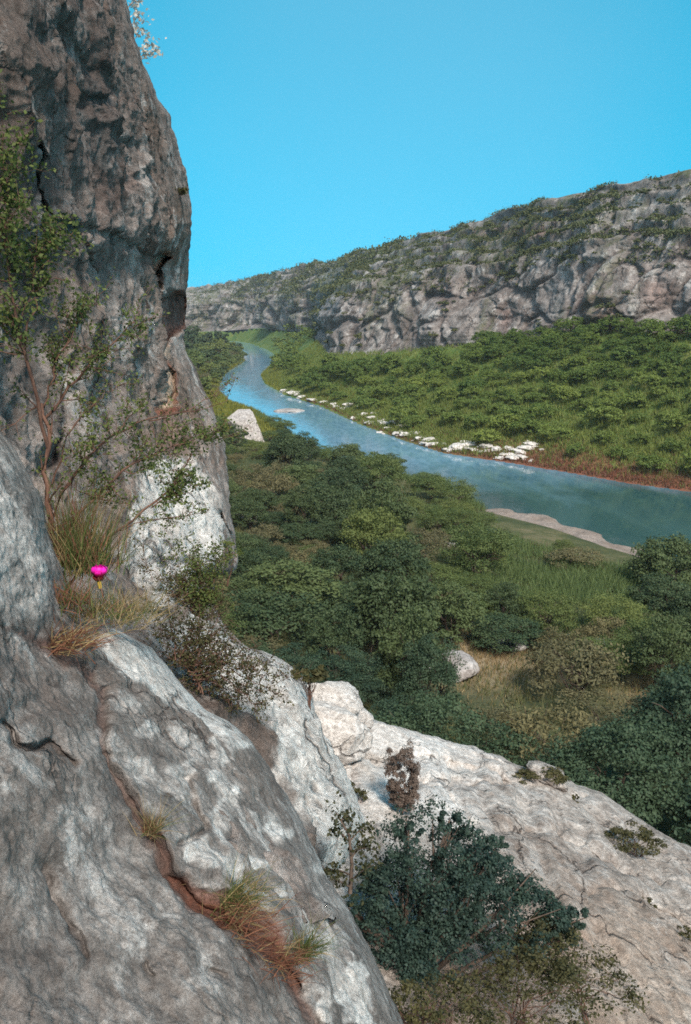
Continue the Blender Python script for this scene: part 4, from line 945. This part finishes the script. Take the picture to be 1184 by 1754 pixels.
# ---- plants on the white slab
def slabP(px, py): return float(dE(np.array([px]), np.array([py]))[0])
def bush_thing(name, label, cat, px, py, d, rad, h, leafm, seed, ncl, per, leaf, bark=B_twig, sc=(1, 1, 1), r0=.03, lean=0, **kw):
    t = thing(name, label, cat, at(px, py, d), 0)
    v, f = limbs(seed, rad, 0.1 * h, h, r0=r0); obj('stem', mesh_np('stem', v, f), bark, t)
    v, f, ti = crown(seed, rad, .05 * h, h, ncl, per, leaf, **kw); obj('foliage', mesh_np('foliage', v, f, {'tint': ti}, False), leafm, t)
    t.scale = sc; t.rotation_euler = (0, lean, 0); return t
# big dark juniper: several crown masses on forking limbs
def big_tree():
    d = 13.6; base = at(690, 1690, d); k = d / 1480
    t = thing('juniper_tree', 'large dark blue green tree leaning over the white slab', 'tree', base, 0)
    masses = [(745, 1455, 95, 62, 0), (800, 1470, 55, 48, .3), (690, 1530, 85, 70, -.2), (800, 1560, 90, 66, .2), (880, 1570, 90, 50, .5), (945, 1580, 45, 32, .6), (640, 1600, 60, 62, -.5), (720, 1640, 80, 62, -.3), (660, 1660, 62, 52, -.4), (705, 1690, 50, 34, -.3), (840, 1520, 60, 45, .6), (740, 1580, 80, 60, .0), (700, 1420, 24, 22, .1), (770, 1405, 22, 16, .2), (850, 1450, 22, 20, .4), (905, 1525, 26, 18, .5), (640, 1510, 26, 24, -.2), (985, 1570, 24, 16, .7), (605, 1560, 24, 24, -.5), (960, 1610, 26, 16, .6)]
    r = np.random.default_rng(91); paths = []; u = np.linspace(0, 1, 8)[:, None]
    for j, (px, py, w, h, dz) in enumerate(masses):
        c = at(px, py, d + dz) - base
        v, f, ti = crown(900 + j, w * k, -h * k, h * k, max(12, int(52 * w / 80)), 95, .052, squash=.9, low=1.0, aspect=1.6)
        obj('crown', mesh_np('crown', v + c, f, {'tint': ti}, False), L_dark, t)
        mid = np.array([c[0] * .35, 0.2 * r.normal(), c[2] * .5]); p = (1 - u) ** 2 * np.array([0, 0, -.3]) + 2 * u * (1 - u) * mid + u ** 2 * c
        paths.append((p, np.linspace(.055, .015, 8)))
        for q_ in range(5):
            e = c + r.normal(size=3) * w * k * .5; paths.append((p[5] * (1 - u) + e * u, np.linspace(.025, .006, 8)))
    v, f = tubes(paths, 6); obj('trunk', mesh_np('trunk', v, f), B_bark, t)
big_tree()
# sapling left of it
def sapling():
    d = 4.5; base = at(600, 1530, d); t = thing('thorny_sapling', 'thin spindly sapling with sparse leaves left of the large dark tree', 'sapling', base)
    r = np.random.default_rng(17); u = np.linspace(0, 1, 8)[:, None]; paths = []; C = []
    st = np.array([at(600, 1530, d), at(603, 1480, d), at(598, 1430, d), at(575, 1390, d)]) - base
    paths.append((st, np.array([.013, .010, .007, .003])))
    for (a, b) in [((602, 1500), (560, 1490)), ((602, 1470), (632, 1440)), ((600, 1440), (632, 1415)), ((600, 1445), (570, 1420)), ((600, 1510), (645, 1480)), ((602, 1460), (640, 1455)), ((600, 1520), (556, 1505)), ((585, 1405), (600, 1400))]:
        p = at(*a, d) - base; q_ = at(*b, d + r.normal() * .08) - base; pp = p * (1 - u) + q_ * u; pp[:, 2] += np.sin(u[:, 0] * 3.14) * .015; paths.append((pp, np.linspace(.005, .0015, 8)))
        for m_ in range(70): C.append(pp[r.integers(3, 8)] + r.normal(size=3) * .022)
    for m_ in range(140): C.append(st[r.integers(0, 4)] + r.normal(size=3) * np.array([.035, .035, .05]))
    v, f = tubes(paths, 5); obj('stem', mesh_np('stem', v, f), B_bark, t); C = np.array(C)
    v, f = leaf_quads(C, r.normal(size=C.shape) + np.array([0, 0, .5]), r.uniform(.016, .032, len(C)), r, 1.6); obj('foliage', mesh_np('foliage', v, f, {'tint': np.repeat(r.uniform(0, .6, len(C)), 4)}, False), L_olive, t)
sapling()
bush_thing('olive_brush', 'wide olive brown brush at the bottom of the slab', 'bush', 900, 1760, 12.2, .95, 1.05, L_olive, 71, 70, 60, .055, r0=.02, sc=(1.1, .8, 1.0))
bush_thing('olive_brush', 'sparse olive brush at the bottom right of the slab', 'bush', 1010, 1735, 13.2, .75, .75, L_olive, 72, 26, 50, .055, r0=.02)
bush_thing('olive_brush', 'brown green brush under the large dark tree at the lower edge', 'bush', 770, 1790, 11.0, .7, .6, L_olive, 73, 44, 55, .05, r0=.02)
bush_thing('olive_brush', 'dark olive brush hanging right of the large dark tree', 'bush', 930, 1640, 13.8, .6, .55, L_olive, 74, 30, 45, .055, r0=.02)
bush_thing('olive_brush', 'reddish olive brush low beside the near rock edge', 'bush', 715, 1760, 10.4, .35, .45, L_olive, 79, 24, 40, .045, r0=.015)
d = slabP(1085, 1465); bush_thing('ledge_shrub', 'small olive shrub on the right part of the white slab', 'shrub', 1085, 1467, d - .1, .7, .75, L_olive, 75, 40, 50, .075, r0=.02, sc=(1.15, .8, 1))
d = slabP(925, 1342); bush_thing('edge_shrub', 'olive grassy shrub on the upper edge of the white slab', 'shrub', 925, 1343, d - .1, .6, .6, L_olive, 76, 40, 50, .075, r0=.02, sc=(1.25, .8, .8))
d = slabP(690, 1395); bush_thing('dead_shrub', 'brown dead upright shrub above the large dark tree', 'shrub', 690, 1400, d - .6, .42, 1.5, leafmat('dead_leaves', (.07, .05, .042), (.16, .125, .105), .15, .1), 77, 120, 150, .04, r0=.02, squash=1.2, low=1.0, sc=(.85, .85, 1))
for (px, py, w, lab) in [(1105, 1556, .22, 'tiny olive tuft on the slab below the ledge shrub'), (1172, 1612, .3, 'small dark tuft at the right edge of the slab'), (985, 1372, .18, 'tiny brown tuft on the slab below its upper edge'), (610, 1372, .25, 'brown tuft in the groove at the left of the slab'), (1046, 1468, .2, 'tiny tuft just left of the ledge shrub on the slab'), (608, 1238, .22, 'brown grass tuft between the boulders at the top of the slab'), (590, 1345, .18, 'small green tuft beside the white ramp on the slab'), (530, 1175, .16, 'green tuft at the left of the rounded boulder')]:
    d = slabP(px, py) if px != 530 else 8.4
    bush_thing('slab_tuft', lab, 'tuft', px, py + 4, d - .15, w, w * 1.3, L_olive, 80 + int(px), 12, 30, .06, r0=.008)

# ------------------------------------------------------------------ foreground shrub, flower and grasses
def path_px(pts, jit, r, n=14):
    """smooth branch through (px, py, depth, radius mm) points"""
    P = np.array([at(p[0], p[1], p[2]) for p in pts]); rad = np.array([p[3] for p in pts]) / 1300.0
    i = np.arange(len(P)); u = np.linspace(0, len(P) - 1, n)
    Q = np.stack([np.interp(u, i, P[:, k]) for k in range(3)], -1); Rr = np.interp(u, i, rad)
    for _ in range(2): Q[1:-1] = .25 * Q[:-2] + .5 * Q[1:-1] + .25 * Q[2:]
    return Q + r.normal(size=Q.shape) * jit, Rr
def twiggy(parent, name, pts, leafm, seed, ntwig=14, twig=.22, leaf=.018, perl=16, jit=.006, frm=.3, bark=B_twig, updown=.2, two=True):
    """a branch with side twigs (one part) and the leaves it carries (sub-part)"""
    r = np.random.default_rng(seed); Q, rad = path_px(pts, jit, r); base = np.array(parent.location); Q = Q - base
    paths = [(Q, rad)]; C = []
    L = len(Q); main = Q[-1] - Q[0]; main /= np.linalg.norm(main)
    for _ in range(ntwig):
        j = r.integers(int(L * frm), L); d = r.normal(size=3) * .7 + main * .7 + np.array([0, 0, updown]); d /= np.linalg.norm(d); ln = twig * r.uniform(.4, 1.2)
        u = np.linspace(0, 1, 6)[:, None]; p = Q[j] + d * ln * u + np.cumsum(r.normal(size=(6, 3)) * .006, 0) * (u > 0); paths.append((p, np.linspace(max(rad[j] * .5, .0014), .0008, 6)))
        for _k in range(perl): C.append(p[r.integers(1, 6)] + r.normal(size=3) * leaf * .75)
        if two:
            for _m in range(3):
                jj = r.integers(1, 5); d2 = r.normal(size=3) + d * .6; d2 /= np.linalg.norm(d2); p2 = p[jj] + d2 * ln * .4 * u; paths.append((p2, np.linspace(.0014, .0007, 6)))
                for _k in range(perl // 2): C.append(p2[r.integers(1, 6)] + r.normal(size=3) * leaf * .75)
    C = C + [c_ + r.normal(size=3) * leaf for c_ in C[::6]]
    v, f = tubes(paths, 5); b = obj(name, mesh_np(name, v, f), bark, parent)
    if perl:
        C = np.array(C); v, f = leaf_quads(C, r.normal(size=C.shape) + np.array([0, -.3, .5]), leaf * r.uniform(.6, 1.3, len(C)), r, 1.7)
        obj('foliage', mesh_np('foliage', v, f, {'tint': np.repeat(r.uniform(0, 1, len(C)), 4)}, False), leafm, b)
    return b
sh = thing('acacia_shrub', 'thorny shrub with small green leaves growing out of the cleft at the left', 'shrub', at(100, 1000, 3.7))
twiggy(sh, 'trunk', [(108, 1000, 3.7, 22), (92, 930, 3.75, 20), (80, 850, 3.8, 17), (84, 760, 3.85, 14), (72, 690, 3.9, 11)], L_acacia, 1, 6, .2, .02, 10)
twiggy(sh, 'branch', [(84, 770, 3.85, 13), (60, 660, 3.7, 11), (30, 560, 3.6, 9), (10, 450, 3.5, 7), (15, 330, 3.4, 4), (5, 270, 3.4, 2)], L_acacia, 2, 46, .24, .022, 20, frm=.35)
twiggy(sh, 'branch', [(40, 600, 3.65, 7), (60, 520, 3.7, 6), (55, 430, 3.7, 4), (95, 420, 3.75, 3), (130, 400, 3.8, 2)], L_acacia, 3, 24, .18, .022, 18, frm=.3)
twiggy(sh, 'branch', [(80, 720, 3.9, 10), (120, 660, 3.9, 8), (165, 610, 3.9, 6), (205, 575, 3.95, 4), (240, 535, 4.0, 2)], L_acacia, 4, 26, .2, .018, 14, frm=.2)
twiggy(sh, 'branch', [(76, 700, 3.9, 8), (95, 620, 3.85, 6), (125, 570, 3.85, 4), (150, 530, 3.9, 2)], L_acacia, 5, 22, .18, .018, 16, frm=.2)
twiggy(sh, 'branch', [(88, 880, 3.8, 10), (130, 800, 3.8, 8), (190, 745, 3.85, 6), (255, 715, 3.9, 5), (320, 708, 3.95, 3), (388, 692, 4.0, 1.5)], L_acacia, 6, 16, .12, .014, 5, frm=.3)
twiggy(sh, 'branch', [(255, 720, 3.9, 4), (300, 712, 3.95, 4), (345, 690, 4.0, 3), (385, 658, 4.05, 2), (394, 650, 4.05, 1)], L_acacia, 7, 5, .08, .012, 2, frm=.4)
twiggy(sh, 'branch', [(95, 940, 3.75, 11), (150, 860, 3.8, 9), (215, 800, 3.85, 7), (270, 775, 3.9, 5), (330, 755, 3.95, 3), (365, 745, 4.0, 2)], L_acacia, 8, 44, .17, .017, 16, frm=.25)
twiggy(sh, 'branch', [(120, 1000, 3.7, 8), (150, 950, 3.75, 8), (210, 905, 3.8, 7.5), (265, 865, 3.85, 7), (300, 825, 3.9, 6), (330, 780, 3.95, 4)], L_acacia, 9, 4, .10, .013, 3, frm=.5)
twiggy(sh, 'branch', [(262, 868, 3.85, 5), (285, 850, 3.85, 4), (310, 835, 3.85, 3), (328, 822, 3.87, 2)], L_acacia, 10, 20, .12, .017, 18, frm=.1)
twiggy(sh, 'branch', [(200, 912, 3.8, 4), (250, 890, 3.8, 3), (300, 885, 3.82, 2.5), (350, 878, 3.85, 1.5)], L_acacia, 11, 12, .09, .014, 8, frm=.3)
twiggy(sh, 'branch', [(110, 840, 3.8, 7), (150, 780, 3.75, 5), (200, 740, 3.7, 4), (235, 700, 3.7, 2)], L_acacia, 12, 22, .17, .017, 12, frm=.2)
twiggy(sh, 'branch', [(88, 830, 3.8, 6), (115, 740, 3.75, 4), (160, 690, 3.75, 3), (200, 660, 3.8, 2)], L_acacia, 13, 18, .16, .016, 9, frm=.2)
# broom of fine upright stems at its foot
tuft('broom_plant', 'upright clump of fine green stems at the foot of the thorny shrub', 150, 975, 3.68, 420, .36, [('green_stem', L_acacia, .6, 1), ('dry_stem', L_straw, .25, .9), ('brown_stem', L_red, .25, 1.0)], .06, (.15, 0, 1.6), .004, .25, 61, cat='plant')
tuft('broom_plant', 'thin brown stems rising behind the pink flower', 120, 960, 3.8, 260, .42, [('green_stem', L_acacia, .4, 1), ('brown_stem', L_red, .6, 1.0)], .05, (.1, 0, 1.7), .004, .2, 62, cat='plant')
# magenta cactus flower
fl = thing('pink_flower', 'bright magenta flower on a short yellow stalk at the ledge beside the shrub', 'flower', at(172, 1006, 3.4))
def flower():
    k = 3.4 / 1480; r = np.random.default_rng(3)
    m1 = N("magenta_petal"); m1.color(m1.mix(m1.attr('tint'), (.36, .004, .045), (.66, .012, .36))); m1.b.inputs['Roughness'].default_value = .5
    m2 = N("flower_stalk"); m2.color(m2.mix(m2.noise(60), (.35, .24, .03), (.55, .38, .06)))
    m3 = N("dark_sepal"); m3.color(m3.mix(m3.noise(50), (.05, .006, .006), (.14, .02, .012)))
    u = np.linspace(0, 1, 10); V, Fc, T, off = [], [], [], 0
    nP = 26
    for j in range(nP):                                   # cupped petals in three rings
        ring_ = j % 3; a = j * 2.399; op = (.55, .8, 1.0)[ring_]; L = 26 * k * r.uniform(.9, 1.1); wd = 13 * k
        rad_ = 15.5 * k * op * np.sin(u * 2.25) ** .8 * (1.0) ; zz = -4 * k + L * u ** .8
        w = wd * np.sin(np.pi * np.clip(u * .86 + .08, 0, 1)) ** .7 * .5
        c = np.stack([np.cos(a) * rad_, np.sin(a) * rad_, zz], -1); s = np.array([-math.sin(a), math.cos(a), 0])
        bulge = np.array([math.cos(a), math.sin(a), 0]) * 1.6 * k
        V.append(np.stack([c - s * w[:, None], c + bulge, c + s * w[:, None]], 1).reshape(-1, 3))
        i = np.arange(30).reshape(10, 3) + off; Fc.append(np.concatenate([np.stack([i[:-1, q_], i[:-1, q_ + 1], i[1:, q_ + 1], i[1:, q_]], -1) for q_ in (0, 1)])); off += 30
        T.append(np.repeat(np.clip(smooth(.3, .8, u) + r.uniform(-.3, .15), 0, 1), 3))
    fl.scale = (.84, .84, .84); lift = np.array([0, 0, 22 * k])
    obj('petals', mesh_np('petals', np.concatenate(V) * np.array([1, 1, 1]) + lift, np.concatenate(Fc), {'tint': np.concatenate(T)}), m1.m, fl)
    z = np.linspace(0, 1, 8); v, f = tubes([(np.stack([-3 * k * z, 0 * z, z * 22 * k - 2 * k], -1), (3.4 + 1.2 * z) * k)], 10); obj('stalk', mesh_np('stalk', v, f), m2.m, fl)
    pth = []
    for j in range(9):
        a = j * .7; q_ = np.stack([np.cos(a) * (3 + 9 * z) * k - 3 * k, np.sin(a) * (3 + 9 * z) * k, (14 + 11 * z) * k], -1); pth.append((q_, np.array([1.2, 2.4, 2.8, 2.8, 2.4, 2, 1.2, .3]) * k))
    v, f = tubes(pth, 6); obj('sepals', mesh_np('sepals', v, f), m3.m, fl)
flower()
G = 'grasses on the near rock'
tuft('grass_tuft', 'reddish dry tuft on the ledge left of the pink flower', 118, 1035, 3.3, 240, .13, [('red_blades', L_red, .6, 1), ('green_blades', L_acacia, .4, .9)], .05, (0, -.1, 1), .004, .5, 63)
tuft('grass_tuft', 'green and straw tuft on the ledge just under the pink flower', 165, 1055, 3.42, 260, .13, [('green_blades', L_acacia, .45, 1), ('dry_blades', L_straw, .45, 1), ('red_blades', L_red, .2, .9)], .055, (.1, -.1, 1), .0035, .6, 64)
tuft('grass_tuft', 'fine straw coloured tuft spreading right of the pink flower', 222, 1060, 3.6, 300, .17, [('dry_blades', L_straw, .8, 1), ('green_blades', L_acacia, .25, .8)], .06, (.5, -.1, .9), .003, .6, 65)
tuft('grass_tuft', 'dead red brown tuft lying in the crack below the ledge', 112, 1105, 3.0, 240, .13, [('red_blades', L_red, .8, 1), ('dry_blades', L_straw, .3, 1.1)], .05, (.7, -.2, .5), .004, .7, 66)
tuft('grass_tuft', 'straw tuft with a bright red base in the middle of the long crack', 258, 1425, 2.62, 170, .13, [('dry_blades', L_straw, .5, 1.1), ('red_blades', L_red, .5, .6), ('green_blades', L_acacia, .2, 1)], .016, (.35, -.2, 1), .0022, .5, 67)
tuft('grass_tuft', 'large green and straw tuft arching over the wide part of the crack', 400, 1545, 2.68, 300, .15, [('green_blades', L_grass2 if 'L_grass2' in globals() else L_acacia, .6, 1), ('dry_blades', L_straw, .4, 1.1)], .035, (.55, -.25, .8), .0026, .95, 68)
tuft('dead_grass', 'matted red brown dead grass filling the wide part of the crack', 405, 1585, 2.58, 260, .12, [('red_blades', L_red, .75, 1), ('dry_blades', L_straw, .2, 1)], .055, (.9, -.35, -.1), .003, .7, 69)
tuft('dead_grass', 'red brown dead grass at the lower end of the crack', 480, 1650, 2.55, 170, .11, [('red_blades', L_red, .8, 1), ('dry_blades', L_straw, .2, 1)], .035, (.7, -.35, -.3), .003, .7, 70)
tuft('grass_tuft', 'small green tuft at the lower right end of the crack', 520, 1630, 2.75, 220, .13, [('green_blades', L_acacia, .8, 1), ('dry_blades', L_straw, .2, 1)], .028, (.5, -.2, .8), .0026, .8, 71)
# second shrub: fine wiry brush between the near rock and the white ramp
def wall_d(px, py): return float(dC(np.array([float(px)]), np.array([float(py)]))[0] + reliefC(np.array([float(px)]), np.array([float(py)]))[0])
s2 = thing('wiry_shrub', 'wiry brown and green shrub hanging between the near rock and white ramp', 'shrub', at(300, 1120, 4.7))
for j, (ex, ey, nt) in enumerate([(280, 1070, 20), (330, 1075, 22), (370, 1100, 24), (420, 1130, 24), (450, 1160, 22), (470, 1185, 16), (440, 1205, 18), (400, 1215, 18), (360, 1190, 18), (330, 1150, 16), (290, 1130, 12)]):
    twiggy(s2, 'branch', [(300 + j * 5, 1130 + j * 6, 4.7, 6), ((300 + ex) / 2 + 10, (1125 + ey) / 2 - 10, 4.75, 4), (ex, ey, 4.85, 1.5)], L_olive, 200 + j, nt, .19, .017, 12, frm=.15)
s3 = thing('wiry_shrub', 'green topped wiry shrub on the cliff ledge above the white ramp', 'shrub', at(340, 1075, 6.6))
for j, (ex, ey, lm) in enumerate([(300, 950, 'g'), (340, 945, 'g'), (375, 955, 'g'), (355, 985, 'g'), (300, 1000, 'b'), (280, 1030, 'b'), (340, 1020, 'b'), (370, 1040, 'b'), (330, 980, 'g'), (255, 970, 'b')]):
    twiggy(s3, 'branch', [(335, 1075, 6.6, 7), ((335 + ex) / 2 + 8, (1075 + ey) / 2, 6.6, 4), (ex, ey, 6.65, 1.5)], L_acacia if lm == 'g' else L_olive, 230 + j, 20, .22, .022, 16 if lm == 'g' else 8, frm=.3)
# moss-green plants on the cliff nose and below the shrub
bush_thing('cliff_fern', 'yellow green plant on the tip of the pale cliff nose', 'plant', 388, 966, 11.0, .22, .28, L_acacia, 301, 16, 40, .035, r0=.008)
bush_thing('cliff_fern', 'olive plant on the white ledge under the leafy branches', 'plant', 245, 835, 8.9, .28, .3, L_acacia, 302, 20, 40, .03, r0=.008)
bush_thing('cliff_fern', 'small green plant on the shaded cliff edge against the sky', 'plant', 298, 350, 13.2, .22, .3, L_olive, 303, 14, 40, .05, r0=.008)
# pale shrub on the cliff edge at the top, against the sky
ps = thing('pale_shrub', 'pale sunlit sprigs on the cliff edge against the sky at the top', 'shrub', at(226, 60, 13.2))
for j, pts in enumerate([[(215, 20, 13.2, 14), (228, 5, 13.2, 12), (236, -12, 13.2, 10)], [(222, 45, 13.2, 12), (236, 28, 13.2, 10), (246, 38, 13.2, 6)], [(228, 70, 13.2, 10), (236, 58, 13.2, 10), (238, 50, 13.2, 6)], [(238, 108, 13.2, 9), (246, 92, 13.2, 8), (252, 76, 13.2, 6)], [(240, 104, 13.2, 9), (258, 92, 13.2, 8), (272, 84, 13.2, 5)]]):
    twiggy(ps, 'branch', pts, L_pale, 260 + j, 7, .12, .075, 6, frm=.3, bark=B_grey, two=False)
# rocks on the cliff edge there
for px, py, s in []: pass

# ------------------------------------------------------------------ the air of the canyon
hb = np.array([[x, y, z] for x in (-1200, 900) for y in (-160, 2700) for z in (-46, 62)], float)
hf = [[0, 1, 3, 2], [4, 6, 7, 5], [0, 4, 5, 1], [2, 3, 7, 6], [0, 2, 6, 4], [1, 5, 7, 3]]
hz = obj('haze', mesh_np('haze', hb, hf, None, False)); hm = bpy.data.materials.new('haze_air'); hm.use_nodes = True; ht = hm.node_tree; ht.nodes.remove(ht.nodes["Principled BSDF"])
pv = ht.nodes.new("ShaderNodeVolumePrincipled"); pv.inputs['Color'].default_value = (.80, .88, .95, 1); pv.inputs['Density'].default_value = .00010; pv.inputs['Anisotropy'].default_value = .2
ht.links.new(pv.outputs[0], ht.nodes["Material Output"].inputs['Volume']); hz.data.materials.append(hm); tag(hz, 'thin pale haze filling the canyon', 'haze', kind='stuff')
